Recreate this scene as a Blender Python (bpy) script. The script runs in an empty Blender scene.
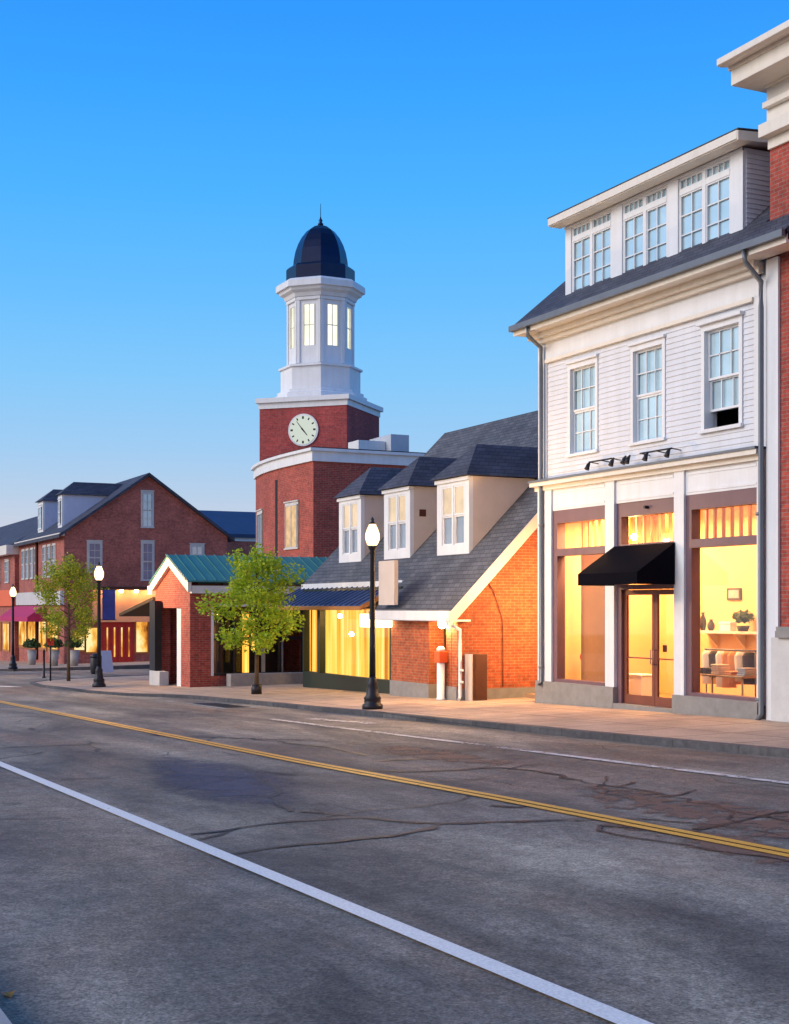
import bpy, bmesh, math, random
from mathutils import Vector
random.seed(7)
C = bpy.context.scene.collection
SC = bpy.context.scene
R = math.radians

# ------------------------------------------------------------------ survey
# Street runs along X (left in the photo is -X), facades look to -Y.
HC = 1.8                      # eye height
FPX, CX, HOR = 1370.0, 394.5, 608.0
YAW = math.atan(667/1370)
cA, sA = math.cos(YAW), math.sin(YAW)
GR = 0.0223                   # the street falls away to the left by 2.2 %
def ray(px, py):
    u, v = (px-CX)/FPX, (HOR-py)/FPX
    return (-cA+u*sA, sA+u*cA, v)
def road_z(x, y=0): return GR*x
def walk_z(x, y): return GR*x+0.165+0.015*(y-17.45)
def walk_pt(px, py):          # point of the pavement plane
    r = ray(px, py)
    Z = (0.165-0.015*17.45-HC)/(r[2]-GR*r[0]-0.015*r[1])
    return Vector((r[0]*Z, r[1]*Z, HC+r[2]*Z))
def road_pt(px, py, dz=0):
    r = ray(px, py)
    Z = (dz-HC)/(r[2]-GR*r[0])
    return Vector((r[0]*Z, r[1]*Z, HC+r[2]*Z))

class Frame:                  # a wall plane: a runs along it, d stands out of it
    def __init__(s, o, t, n): s.o, s.t, s.n = o, t, n
    def p(s, a, d, z): return (s.o[0]+s.t[0]*a+s.n[0]*d, s.o[1]+s.t[1]*a+s.n[1]*d, z)
    def hit(s, px, py, d=0):
        r = ray(px, py)
        k = (s.o[0]+s.n[0]*d)*s.n[0]+(s.o[1]+s.n[1]*d)*s.n[1]
        Z = k/(r[0]*s.n[0]+r[1]*s.n[1])
        x, y = r[0]*Z, r[1]*Z
        return ((x-s.o[0])*s.t[0]+(y-s.o[1])*s.t[1], HC+r[2]*Z)
    def A(s, px, d=0): return s.hit(px, 600, d)[0]
    def Z(s, px, py, d=0): return s.hit(px, py, d)[1]
def FY(Y): return Frame((0, Y), (1, 0), (0, -1))
def FX(X): return Frame((X, 0), (0, 1), (1, 0))

# ------------------------------------------------------------------ mesh kit
ORG = {}
class MB:
    def __init__(s): s.v = []; s.f = []; s.mi = []; s.m = 0; s.sm = []; s.smooth = False
    def add(s, vs, fs):
        n = len(s.v); s.v += [tuple(v) for v in vs]
        for f in fs: s.f.append([n+i for i in f]); s.mi.append(s.m); s.sm.append(s.smooth)
        return s
    def hexa(s, p):           # p: 4 bottom + 4 top
        return s.add(p, [(0, 3, 2, 1), (4, 5, 6, 7), (0, 1, 5, 4), (1, 2, 6, 5), (2, 3, 7, 6), (3, 0, 4, 7)])
    def box(s, x0, x1, y0, y1, z0, z1):
        return s.hexa([(x0, y0, z0), (x1, y0, z0), (x1, y1, z0), (x0, y1, z0), (x0, y0, z1), (x1, y0, z1), (x1, y1, z1), (x0, y1, z1)])
    def fb(s, F, a0, a1, d0, d1, z0, z1):
        q = [(a0, d0), (a1, d0), (a1, d1), (a0, d1)]
        return s.hexa([F.p(a, d, z0) for a, d in q]+[F.p(a, d, z1) for a, d in q])
    def prism(s, poly, off):  # planar polygon of 3-D points pushed along off
        n = len(poly); o = Vector(off)
        vs = [Vector(p) for p in poly]; vs = vs+[v+o for v in vs]
        return s.add(vs, [tuple(range(n))[::-1], tuple(range(n, 2*n))]+[(i, (i+1) % n, n+(i+1) % n, n+i) for i in range(n)])
    def fp(s, F, poly, d0, d1):
        n = F.n; return s.prism([F.p(a, d0, z) for a, z in poly], (n[0]*(d1-d0), n[1]*(d1-d0), 0))
    def tube(s, pts, r, n=8):
        pts = [Vector(p) for p in pts]; rs = r if isinstance(r, (list, tuple)) else [r]*len(pts)
        base = len(s.v); k = len(pts)
        for i, p in enumerate(pts):
            t = (pts[min(i+1, k-1)]-pts[max(i-1, 0)]).normalized()
            u = t.cross(Vector((0.13, 0.21, 1))) if abs(t.z) < .9 else t.cross(Vector((1, 0.1, 0)))
            u.normalize(); w = t.cross(u)
            for j in range(n):
                a = 2*math.pi*j/n
                s.v.append(tuple(p+(u*math.cos(a)+w*math.sin(a))*rs[i]))
        for i in range(k-1):
            for j in range(n):
                s.f.append([base+i*n+j, base+i*n+(j+1) % n, base+(i+1)*n+(j+1) % n, base+(i+1)*n+j]); s.mi.append(s.m); s.sm.append(n > 4)
        s.f.append([base+j for j in range(n)][::-1]); s.mi.append(s.m); s.sm.append(False)
        s.f.append([base+(k-1)*n+j for j in range(n)]); s.mi.append(s.m); s.sm.append(False)
        return s
    def lathe(s, c, prof, n=16, ph=0, smooth=True):
        base = len(s.v); k = len(prof)
        for r, z in prof:
            for j in range(n):
                a = ph+2*math.pi*j/n
                s.v.append((c[0]+r*math.cos(a), c[1]+r*math.sin(a), c[2]+z))
        for i in range(k-1):
            for j in range(n):
                s.f.append([base+i*n+j, base+i*n+(j+1) % n, base+(i+1)*n+(j+1) % n, base+(i+1)*n+j]); s.mi.append(s.m); s.sm.append(smooth)
        for q in (0, k-1):
            s.f.append([base+q*n+j for j in range(n)]); s.mi.append(s.m); s.sm.append(False)
        return s
    def sph(s, c, rx, ry, rz, n=14, m=8):
        return s.lathe((0, 0, 0), [], 3) if False else s._sph(c, rx, ry, rz, n, m)
    def _sph(s, c, rx, ry, rz, n, m):
        base = len(s.v)
        for i in range(m+1):
            t = math.pi*(i+.02 if i == 0 else (i-.02 if i == m else i))/m
            for j in range(n):
                a = 2*math.pi*j/n
                s.v.append((c[0]+rx*math.sin(t)*math.cos(a), c[1]+ry*math.sin(t)*math.sin(a), c[2]+rz*math.cos(t)))
        for i in range(m):
            for j in range(n):
                s.f.append([base+i*n+j, base+i*n+(j+1) % n, base+(i+1)*n+(j+1) % n, base+(i+1)*n+j]); s.mi.append(s.m); s.sm.append(True)
        return s
    def build(s, name, mats, parent=None, fix=True, bevel=0):
        if not isinstance(mats, (list, tuple)): mats = [mats]
        o = ORG.get(parent.name, Vector((0, 0, 0))) if parent else Vector((0, 0, 0))
        me = bpy.data.meshes.new(name)
        me.from_pydata([(v[0]-o[0], v[1]-o[1], v[2]-o[2]) for v in s.v], [], s.f)
        for m in mats: me.materials.append(m)
        me.polygons.foreach_set('material_index', s.mi)
        me.polygons.foreach_set('use_smooth', s.sm)
        if fix:
            b = bmesh.new(); b.from_mesh(me); bmesh.ops.recalc_face_normals(b, faces=b.faces); b.to_mesh(me); b.free()
        me.update()
        ob = bpy.data.objects.new(name, me); C.objects.link(ob)
        if parent: ob.parent = parent
        ORG[ob.name] = o
        if bevel:
            bv = ob.modifiers.new('bevel', 'BEVEL'); bv.width = bevel; bv.segments = 2; bv.limit_method = 'ANGLE'
        return ob

def wall(mb, F, a0, a1, z0, z1, ops, d0=-.3, d1=0):
    As = sorted({a0, a1, *[q for o in ops for q in (o[0], o[1])]}); As = [a for a in As if a0 <= a <= a1]
    for i in range(len(As)-1):
        m = (As[i]+As[i+1])/2
        hs = sorted((o[2], o[3]) for o in ops if o[0] < m < o[1])
        z = z0
        for h in hs:
            if h[0] > z+1e-4: mb.fb(F, As[i], As[i+1], d0, d1, z, h[0])
            z = h[1]
        if z < z1-1e-4: mb.fb(F, As[i], As[i+1], d0, d1, z, z1)
    return mb

def thing(name, label, cat, loc=(0, 0, 0), group=None):
    o = bpy.data.objects.new(name, None); C.objects.link(o); o.location = loc
    o['label'] = label; o['category'] = cat
    if group: o['group'] = group
    o.empty_display_size = .3; ORG[o.name] = Vector(loc)
    return o
def tag(o, label, cat, group=None):
    o['label'] = label; o['category'] = cat
    if group: o['group'] = group
    return o
def struct(o, kind='structure'): o['kind'] = kind; return o
def dup(root, loc, label=None):
    r = root.copy(); C.objects.link(r); r.location = loc
    if label: r['label'] = label
    for ch in list(root.children):
        c = ch.copy(); C.objects.link(c); c.parent = r
        for g in list(ch.children):
            d = g.copy(); C.objects.link(d); d.parent = c
    return r

# ------------------------------------------------------------------ materials
def newmat(name):
    m = bpy.data.materials.new(name); m.use_nodes = True
    nt = m.node_tree; return m, nt, nt.nodes['Principled BSDF'], nt.nodes['Material Output']
def noise(nt, vec, scale, detail=4, rough=.55, dist=0):
    n = nt.nodes.new('ShaderNodeTexNoise'); n.inputs['Scale'].default_value = scale; n.inputs['Detail'].default_value = detail
    n.inputs['Roughness'].default_value = rough; n.inputs['Distortion'].default_value = dist
    if vec: nt.links.new(vec, n.inputs['Vector'])
    return n.outputs['Fac']
def ramp(nt, fac, stops):
    n = nt.nodes.new('ShaderNodeValToRGB'); nt.links.new(fac, n.inputs['Fac'])
    cr = n.color_ramp
    while len(cr.elements) > 1: cr.elements.remove(cr.elements[-1])
    cr.elements[0].position = stops[0][0]; cr.elements[0].color = (*stops[0][1], 1) if len(stops[0][1]) == 3 else stops[0][1]
    for p, c in stops[1:]:
        e = cr.elements.new(p); e.color = (*c, 1)
    return n.outputs['Color']
def g3(v): return (v, v, v)
def mixc(nt, fac, a, b, mode='MIX'):
    n = nt.nodes.new('ShaderNodeMix'); n.data_type = 'RGBA'; n.blend_type = mode
    for sk, val in ((n.inputs[0], fac), (n.inputs[6], a), (n.inputs[7], b)):
        if hasattr(val, 'links') or hasattr(val, 'is_output'): nt.links.new(val, sk)
        elif isinstance(val, (int, float)): sk.default_value = val
        else: sk.default_value = (*val, 1)
    return n.outputs[2]
def math_(nt, op, a, b=0, c=None):
    n = nt.nodes.new('ShaderNodeMath'); n.operation = op
    for i, val in enumerate((a, b) if c is None else (a, b, c)):
        if hasattr(val, 'is_output'): nt.links.new(val, n.inputs[i])
        else: n.inputs[i].default_value = val
    return n.outputs[0]
def bump(nt, b, h, dist=.01, st=.5):
    n = nt.nodes.new('ShaderNodeBump'); n.inputs['Distance'].default_value = dist; n.inputs['Strength'].default_value = st
    nt.links.new(h, n.inputs['Height']); nt.links.new(n.outputs[0], b.inputs['Normal'])
def objvec(nt): return nt.nodes.new('ShaderNodeTexCoord').outputs['Object']
def plain(name, col, rough=.6, var=.18, scale=3, metal=0, spec=.4):
    m, nt, b, out = newmat(name)
    v = objvec(nt)
    f = noise(nt, v, scale, 6)
    f2 = noise(nt, v, scale*9, 4)
    lo = tuple(c*(1-var) for c in col); hi = tuple(min(1, c*(1+var*.6)) for c in col)
    c = ramp(nt, f, [(.3, lo), (.7, hi)])
    c = mixc(nt, .25, c, ramp(nt, f2, [(.35, lo), (.65, hi)]))
    nt.links.new(c, b.inputs['Base Color'])
    b.inputs['Roughness'].default_value = rough; b.inputs['Metallic'].default_value = metal
    b.inputs['Specular IOR Level'].default_value = spec
    if 'paint' in name or 'trim' in name:
        mp = nt.nodes.new('ShaderNodeMapping'); mp.inputs['Scale'].default_value = (4, 4, .25); nt.links.new(v, mp.inputs[0])
        c = mixc(nt, 1, c, ramp(nt, noise(nt, mp.outputs[0], 1.2, 5, .65), [(.32, (.93, .92, .90)), (.58, g3(1))]), 'MULTIPLY'); nt.links.new(c, b.inputs['Base Color'])
    bump(nt, b, f2, .004, .3)
    return m
def emit(name, col, st, var=0, scale=1.5, stretch=(1, 1, 1)):
    m, nt, b, out = newmat(name); nt.nodes.remove(b)
    e = nt.nodes.new('ShaderNodeEmission'); e.inputs['Strength'].default_value = st
    if var:
        mp = nt.nodes.new('ShaderNodeMapping'); mp.inputs['Scale'].default_value = stretch
        nt.links.new(objvec(nt), mp.inputs[0])
        f = noise(nt, mp.outputs[0], scale, 4)
        c = ramp(nt, f, [(.3, tuple(q*(1-var) for q in col)), (.62, col)])
        nt.links.new(c, e.inputs['Color'])
    else: e.inputs['Color'].default_value = (*col, 1)
    nt.links.new(e.outputs[0], out.inputs[0]); return m
def brick(name, c1, c2, mort, cx=1., cy=1., rows=.075):
    m, nt, b, out = newmat(name)
    v = objvec(nt)
    sx = nt.nodes.new('ShaderNodeSeparateXYZ'); nt.links.new(v, sx.inputs[0])
    u = math_(nt, 'ADD', math_(nt, 'MULTIPLY', sx.outputs[0], cx), math_(nt, 'MULTIPLY', sx.outputs[1], cy))
    cb = nt.nodes.new('ShaderNodeCombineXYZ'); nt.links.new(u, cb.inputs[0]); nt.links.new(sx.outputs[2], cb.inputs[1])
    t = nt.nodes.new('ShaderNodeTexBrick'); nt.links.new(cb.outputs[0], t.inputs['Vector'])
    t.inputs['Scale'].default_value = 1; t.inputs['Brick Width'].default_value = rows*3; t.inputs['Row Height'].default_value = rows
    t.inputs['Mortar Size'].default_value = .007; t.inputs['Mortar Smooth'].default_value = .3
    t.inputs['Color1'].default_value = (*c1, 1); t.inputs['Color2'].default_value = (*c2, 1); t.inputs['Mortar'].default_value = (*mort, 1)
    f = noise(nt, v, .8, 6); f3 = noise(nt, cb.outputs[0], 7, 2)
    c = mixc(nt, 1, t.outputs['Color'], ramp(nt, f, [(.3, g3(.72)), (.7, g3(1.15))]), 'MULTIPLY')
    c = mixc(nt, 1, c, ramp(nt, f3, [(.3, g3(.7)), (.7, g3(1.2))]), 'MULTIPLY')
    nt.links.new(c, b.inputs['Base Color']); b.inputs['Roughness'].default_value = .85
    inv = math_(nt, 'SUBTRACT', 1, t.outputs['Fac']); bump(nt, b, inv, .006, .6)
    return m
def shingle(name, c1, c2, cx=1., cy=1.):
    m, nt, b, out = newmat(name)
    v = objvec(nt)
    sx = nt.nodes.new('ShaderNodeSeparateXYZ'); nt.links.new(v, sx.inputs[0])
    u = math_(nt, 'ADD', math_(nt, 'MULTIPLY', sx.outputs[0], cx), math_(nt, 'MULTIPLY', sx.outputs[1], cy))
    cb = nt.nodes.new('ShaderNodeCombineXYZ'); nt.links.new(u, cb.inputs[0]); nt.links.new(sx.outputs[2], cb.inputs[1])
    t = nt.nodes.new('ShaderNodeTexBrick'); nt.links.new(cb.outputs[0], t.inputs['Vector'])
    t.inputs['Scale'].default_value = 1; t.inputs['Brick Width'].default_value = .3; t.inputs['Row Height'].default_value = .11
    t.inputs['Mortar Size'].default_value = .008
    t.inputs['Color1'].default_value = (*c1, 1); t.inputs['Color2'].default_value = (*c2, 1); t.inputs['Mortar'].default_value = (*[q*.4 for q in c1], 1)
    f = noise(nt, v, 1.2, 6)
    c = mixc(nt, 1, t.outputs['Color'], ramp(nt, f, [(.3, g3(.7)), (.7, g3(1.3))]), 'MULTIPLY')
    nt.links.new(c, b.inputs['Base Color']); b.inputs['Roughness'].default_value = .8
    bump(nt, b, math_(nt, 'SUBTRACT', 1, t.outputs['Fac']), .01, .7)
    return m
def glass(name, tint=(1, 1, 1), refl=.015):
    m, nt, b, out = newmat(name); nt.nodes.remove(b)
    tr = nt.nodes.new('ShaderNodeBsdfTransparent'); tr.inputs[0].default_value = (*tint, 1)
    gl = nt.nodes.new('ShaderNodeBsdfGlossy'); gl.inputs['Roughness'].default_value = .03
    lw = nt.nodes.new('ShaderNodeLayerWeight'); lw.inputs[0].default_value = .25
    f = math_(nt, 'MULTIPLY_ADD', lw.outputs['Fresnel'], .12, refl)
    mx = nt.nodes.new('ShaderNodeMixShader'); nt.links.new(f, mx.inputs[0])
    nt.links.new(tr.outputs[0], mx.inputs[1]); nt.links.new(gl.outputs[0], mx.inputs[2]); nt.links.new(mx.outputs[0], out.inputs[0])
    return m
def skyglass(name, col, mirror=.6):     # pale blinds close behind the pane, reflected sky mixed into their tint
    m, nt, b, out = newmat(name)
    f = noise(nt, objvec(nt), 1.3, 3)
    nt.links.new(ramp(nt, f, [(.35, tuple(c*.75 for c in col)), (.65, col)]), b.inputs['Base Color'])
    b.inputs['Roughness'].default_value = .5
    gl = nt.nodes.new('ShaderNodeBsdfGlossy'); gl.inputs['Roughness'].default_value = .04
    bp = nt.nodes.new('ShaderNodeBump'); bp.inputs['Distance'].default_value = .01; bp.inputs['Strength'].default_value = .15
    nt.links.new(noise(nt, objvec(nt), 2.2, 1), bp.inputs['Height']); nt.links.new(bp.outputs[0], gl.inputs['Normal'])
    mx = nt.nodes.new('ShaderNodeMixShader'); mx.inputs[0].default_value = mirror
    nt.links.new(b.outputs[0], mx.inputs[1]); nt.links.new(gl.outputs[0], mx.inputs[2]); nt.links.new(mx.outputs[0], out.inputs[0])
    return m

M = {}
M['white'] = plain('white_paint', (.73, .755, .80), .5, .06, 2)
M['siding'] = plain('clapboard_paint', (.66, .69, .76), .55, .07, 1.3)
M['cream'] = plain('cream_trim', (.74, .70, .64), .5, .07, 2)
M['beige'] = plain('beige_tone', (.60, .52, .47), .7, .08, 2)  # on dormer cheeks the beige paints in side shading
M['stone'] = plain('pale_granite', (.25, .245, .24), .8, .2, 5)
M['stone2'] = plain('limestone', (.55, .55, .55), .8, .12, 3)
M['mauve'] = plain('mauve_frame_paint', (.17, .095, .115), .5, .1, 3)
M['redwood'] = plain('red_brown_door_paint', (.20, .06, .035), .45, .12, 3)
M['black'] = plain('black_metal', (.018, .018, .025), .45, .2, 6, .3)
M['awning'] = plain('black_canvas', (.004, .004, .008), .95, .2, 6, 0, .05)
M['gutter'] = plain('grey_downspout', (.16, .18, .21), .45, .12, 3, .4)
M['slate'] = shingle('slate_shingles', (.075, .08, .095), (.12, .12, .135))
M['slate_d'] = shingle('dark_shingles', (.04, .045, .07), (.065, .07, .10))
M['brick_r'] = brick('red_brick', (.46, .075, .048), (.34, .05, .036), (.30, .20, .17))
M['brick_o'] = brick('orange_red_brick', (.46, .10, .032), (.35, .07, .026), (.33, .20, .12))
M['brick_t'] = brick('tower_brick', (.45, .055, .055), (.34, .04, .045), (.27, .13, .12), 1.41, 0)
M['brick_f'] = brick('brown_red_brick', (.50, .135, .10), (.37, .095, .07), (.26, .18, .16), rows=.09)
M['teal'] = plain('teal_copper_roof', (.06, .22, .20), .5, .2, 1.5)
M['bluemetal'] = plain('blue_metal_roof', (.05, .07, .16), .4, .15, 1.5, .3)
M['navy'] = plain('navy_dome_copper', (.010, .018, .055), .3, .25, 2, .6)
M['wood'] = plain('shop_floor_wood', (.30, .17, .08), .5, .2, 3)
M['plaster'] = plain('cream_plaster', (.72, .47, .22), .8, .06, 1.5)
M['panel'] = plain('ochre_backdrop', (.42, .17, .045), .7, .15, 2)
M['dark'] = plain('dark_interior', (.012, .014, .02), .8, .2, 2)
M['darkgreen'] = plain('dark_green_paint', (.01, .022, .016), .5, .15, 3)
M['brown'] = plain('brown_metal', (.085, .025, .012), .6, .2, 3)
M['bark'] = plain('bark', (.09, .06, .035), .9, .35, 9)
M['greydoor'] = plain('grey_unit_metal', (.45, .50, .58), .5, .1, 2)
M['sky_glass'] = skyglass('upper_window_glass', (.62, .88, 1.0), .42)  # bluish base colour paints in the sky's reflection
M['blue_glass'] = skyglass('blue_window_glass', (.25, .36, .48), .35)
M['dark_glass'] = skyglass('dark_window_glass', (.03, .04, .06), .35)
M['shop_glass'] = glass('shop_window_glass')
M['lit_warm'] = emit('lit_window_warm', (1, .66, .36), .95, .35, 3)
M['lit_dormer'] = emit('lit_dormer_blind', (1, .76, .52), 1.0, .2, 2)
def litshop(name, stops, scale, stretch, st):
    m, nt, b, out = newmat(name); nt.nodes.remove(b)
    e = nt.nodes.new('ShaderNodeEmission'); e.inputs[1].default_value = st
    mp = nt.nodes.new('ShaderNodeMapping'); mp.inputs['Scale'].default_value = stretch; nt.links.new(objvec(nt), mp.inputs[0])
    nt.links.new(ramp(nt, noise(nt, mp.outputs[0], scale, 4, .6), stops), e.inputs[0]); nt.links.new(e.outputs[0], out.inputs[0]); return m
M['lit_shop'] = litshop('lit_far_shop', [(.32, (.10, .02, .004)), (.42, (.62, .22, .03)), (.52, (.95, .52, .10)), (.62, (1, .80, .38))], 1.0, (1, 1, .55), 1.15)
M['lit_yellow_old'] = emit('lit_curtains', (1, .52, .065), 2.2, .5, 1.2, (3.5, 3.5, .12))
M['lit_yellow'] = litshop('lit_curtain_folds', [(.34, (.55, .17, .015)), (.44, (.95, .42, .045)), (.54, (1, .60, .10)), (.64, (1, .78, .28))], 1.2, (3.2, 3.2, .1), 1.6)
M['lit_lantern'] = emit('lit_lantern_window', (1, 1, .76), 1.5, .25, 1.2)
M['lit_white'] = emit('lamp_white', (1, .74, .38), 9)
def globe_glass():
    m, nt, b, out = newmat('lamp_globe_glass'); nt.nodes.remove(b)
    tr = nt.nodes.new('ShaderNodeBsdfTransparent'); e = nt.nodes.new('ShaderNodeEmission'); e.inputs[0].default_value = (1, .70, .32, 1); e.inputs[1].default_value = 5
    mx = nt.nodes.new('ShaderNodeMixShader'); mx.inputs[0].default_value = .5
    nt.links.new(tr.outputs[0], mx.inputs[1]); nt.links.new(e.outputs[0], mx.inputs[2]); nt.links.new(mx.outputs[0], out.inputs[0]); return m
M['globe'] = globe_glass()
M['filament'] = emit('lamp_filament', (1, .60, .24), 7500)
M['filament2'] = emit('lantern_glow', (1, .56, .20), 2600)
M['bulb_s'] = emit('small_bulb_glow', (1, .62, .28), 60)
M['blueroof'] = plain('dull_blue_roof', (.025, .05, .12), .6, .15, 1)
M['bulb'] = emit('bulb_glow', (1, .56, .2), 300)
M['clock'] = emit('clock_dial_glow', (.80, .88, .78), .80)  # dial set to an even pale emission
M['red'] = plain('red_paint', (.50, .03, .02), .5, .15, 3)
M['leaf_y'] = plain('yellow_leaf', (.45, .20, .03), .8, .2, 9)
M['orange'] = plain('orange_plastic', (.80, .13, .03), .5, .1, 3)
M['magenta'] = plain('magenta_canvas', (.45, .03, .13), .8, .15, 3)
M['salmon'] = plain('salmon_fascia', (.75, .36, .20), .7, .12, 2)
M['banner'] = plain('blue_banner', (.03, .06, .30), .8, .3, 4)
M['palesign'] = plain('pale_board', (.55, .60, .75), .6, .1, 3)
M['pot'] = plain('grey_planter', (.35, .33, .32), .8, .2, 5)
M['soil'] = plain('soil', (.05, .03, .02), .95, .3, 9)
M['cloth_w'] = plain('pale_cloth', (.70, .62, .50), .9, .1, 4)
M['cloth_o'] = plain('orange_cloth', (.60, .25, .10), .9, .15, 4)
M['cloth_d'] = plain('dark_cloth', (.06, .05, .05), .9, .2, 4)

def leafmat(name, a, b_):
    m, nt, b, out = newmat(name)
    gi = nt.nodes.new('ShaderNodeNewGeometry')
    c = ramp(nt, gi.outputs['Random Per Island'], [(0, a), (1, b_)])
    nt.links.new(c, b.inputs['Base Color']); b.inputs['Roughness'].default_value = .6
    tl = nt.nodes.new('ShaderNodeBsdfTranslucent'); nt.links.new(c, tl.inputs[0])
    mx = nt.nodes.new('ShaderNodeMixShader'); mx.inputs[0].default_value = .4
    nt.links.new(b.outputs[0], mx.inputs[1]); nt.links.new(tl.outputs[0], mx.inputs[2]); nt.links.new(mx.outputs[0], out.inputs[0])
    return m
M['leaf'] = leafmat('spring_leaves', (.22, .40, .018), (.52, .60, .035))
M['leaf2'] = leafmat('olive_leaves', (.18, .30, .018), (.50, .50, .04))
M['leafd'] = leafmat('dark_leaves', (.02, .05, .01), (.06, .11, .02))

# asphalt
def asphalt():
    m, nt, b, out = newmat('worn_asphalt')
    v = objvec(nt)
    mp = nt.nodes.new('ShaderNodeMapping'); mp.inputs['Scale'].default_value = (.35, 1, 1); nt.links.new(v, mp.inputs[0])
    big = noise(nt, mp.outputs[0], .55, 6, .6, .4)
    c = ramp(nt, big, [(.36, (.075, .068, .062)), (.5, (.19, .168, .138)), (.64, (.34, .29, .22))])
    br = noise(nt, mp.outputs[0], .33, 7, .65, .8)
    c = mixc(nt, ramp(nt, br, [(.47, g3(0)), (.62, g3(.7))]), c, (.25, .17, .12))
    mid = noise(nt, v, 3, 8, .7)
    c = mixc(nt, 1, c, ramp(nt, mid, [(.3, g3(.7)), (.7, g3(1.25))]), 'MULTIPLY')
    fine = noise(nt, v, 48, 3, .75)
    c = mixc(nt, 1, c, ramp(nt, fine, [(.34, g3(.5)), (.66, g3(1.5))]), 'MULTIPLY')
    med = noise(nt, v, 14, 3, .8)
    c = mixc(nt, 1, c, ramp(nt, med, [(.34, g3(.72)), (.66, g3(1.28))]), 'MULTIPLY')
    vo = nt.nodes.new('ShaderNodeTexVoronoi'); vo.feature = 'DISTANCE_TO_EDGE'; vo.inputs['Scale'].default_value = .28
    wv = nt.nodes.new('ShaderNodeTexNoise'); wv.inputs['Scale'].default_value = .9; wv.inputs['Detail'].default_value = 6; nt.links.new(v, wv.inputs['Vector'])
    dv = mixc(nt, .35, v, wv.outputs['Color'], 'LINEAR_LIGHT'); nt.links.new(dv, vo.inputs['Vector'])
    ck = ramp(nt, vo.outputs['Distance'], [(0, g3(.15)), (.010, g3(1))])
    msk = ramp(nt, noise(nt, v, .18, 2), [(.48, g3(0)), (.56, g3(1))])
    tm = nt.nodes.new('ShaderNodeMapping'); tm.inputs['Scale'].default_value = (.02, 1.1, 1); nt.links.new(v, tm.inputs[0])
    c = mixc(nt, 1, c, ramp(nt, noise(nt, tm.outputs[0], 1.0, 3, .6), [(.35, g3(.78)), (.62, g3(1.15))]), 'MULTIPLY')
    nt.links.new(c, b.inputs['Base Color'])
    b.inputs['Roughness'].default_value = .75; b.inputs['Specular IOR Level'].default_value = .35
    bump(nt, b, fine, .012, .6)
    return m
M['asphalt'] = asphalt()
def paint(name, col, wear=.5):
    m, nt, b, out = newmat(name)
    v = objvec(nt)
    f = noise(nt, v, 9, 8, .75); f2 = noise(nt, v, .8, 3)
    s = math_(nt, 'ADD', math_(nt, 'MULTIPLY', f, .75), math_(nt, 'MULTIPLY', f2, .35))
    a = ramp(nt, s, [(wear-.05, g3(0)), (wear+.03, g3(1))])
    nt.links.new(a, b.inputs['Alpha'])
    fine = noise(nt, v, 50, 3, .7)
    c = mixc(nt, 1, col, ramp(nt, fine, [(.3, g3(.75)), (.7, g3(1.1))]), 'MULTIPLY')
    nt.links.new(c, b.inputs['Base Color']); b.inputs['Roughness'].default_value = .6
    return m
M['line_w'] = paint('white_road_paint', (.84, .80, .74), .40)
M['line_wf'] = paint('worn_white_road_paint', (.66, .62, .58), .53)
M['line_y'] = paint('yellow_road_paint', (.85, .40, .03), .42)
M['tar'] = paint('tar_crack', (.006, .006, .008), .30)
def blotch(name, col, lo, hi):
    m, nt, b, out = newmat(name)
    v = objvec(nt); uv = nt.nodes.new('ShaderNodeUVMap').outputs[0]
    sx = nt.nodes.new('ShaderNodeSeparateXYZ'); nt.links.new(uv, sx.inputs[0])
    e = math_(nt, 'MULTIPLY', sx.outputs[0], math_(nt, 'SUBTRACT', 1, sx.outputs[0]))
    e2 = math_(nt, 'MULTIPLY', sx.outputs[1], math_(nt, 'SUBTRACT', 1, sx.outputs[1]))
    e = math_(nt, 'MULTIPLY', math_(nt, 'MULTIPLY', e, e2), 16)
    f = noise(nt, v, 2.3, 8, .7, .6)
    s = math_(nt, 'MULTIPLY', math_(nt, 'POWER', e, .5), f)
    nt.links.new(ramp(nt, s, [(lo, g3(0)), (hi, g3(.85))]), b.inputs['Alpha'])
    fine = noise(nt, v, 50, 3, .7)
    nt.links.new(mixc(nt, 1, col, ramp(nt, fine, [(.3, g3(.6)), (.7, g3(1.3))]), 'MULTIPLY'), b.inputs['Base Color'])
    b.inputs['Roughness'].default_value = .8
    return m
M['rust'] = blotch('rusty_stain', (.21, .11, .07), .40, .47)
M['bluepatch'] = blotch('dark_patch', (.05, .06, .11), .22, .50)

def paving():
    m, nt, b, out = newmat('tan_paving')
    v = objvec(nt)
    t = nt.nodes.new('ShaderNodeTexBrick'); nt.links.new(v, t.inputs['Vector'])
    t.offset = 0; t.inputs['Scale'].default_value = 1; t.inputs['Brick Width'].default_value = 1.5; t.inputs['Row Height'].default_value = 1.5
    t.inputs['Mortar Size'].default_value = .022
    t.inputs['Color1'].default_value = (.52, .38, .27, 1); t.inputs['Color2'].default_value = (.46, .33, .24, 1); t.inputs['Mortar'].default_value = (.18, .13, .10, 1)
    f = noise(nt, v, 1.1, 7, .65); f2 = noise(nt, v, 30, 3, .7)
    c = mixc(nt, 1, t.outputs['Color'], ramp(nt, f, [(.3, g3(.7)), (.7, g3(1.2))]), 'MULTIPLY')
    c = mixc(nt, 1, c, ramp(nt, f2, [(.3, g3(.8)), (.7, g3(1.15))]), 'MULTIPLY')
    nt.links.new(c, b.inputs['Base Color']); b.inputs['Roughness'].default_value = .8
    bump(nt, b, f2, .004, .4)
    return m
M['paving'] = paving()
M['kerb'] = brick('granite_kerb', (.06, .06, .07), (.11, .105, .11), (.02, .02, .02), 1, .3, rows=.5)
M['earth'] = plain('earth', (.10, .10, .08), .9, .3, .4)

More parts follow.
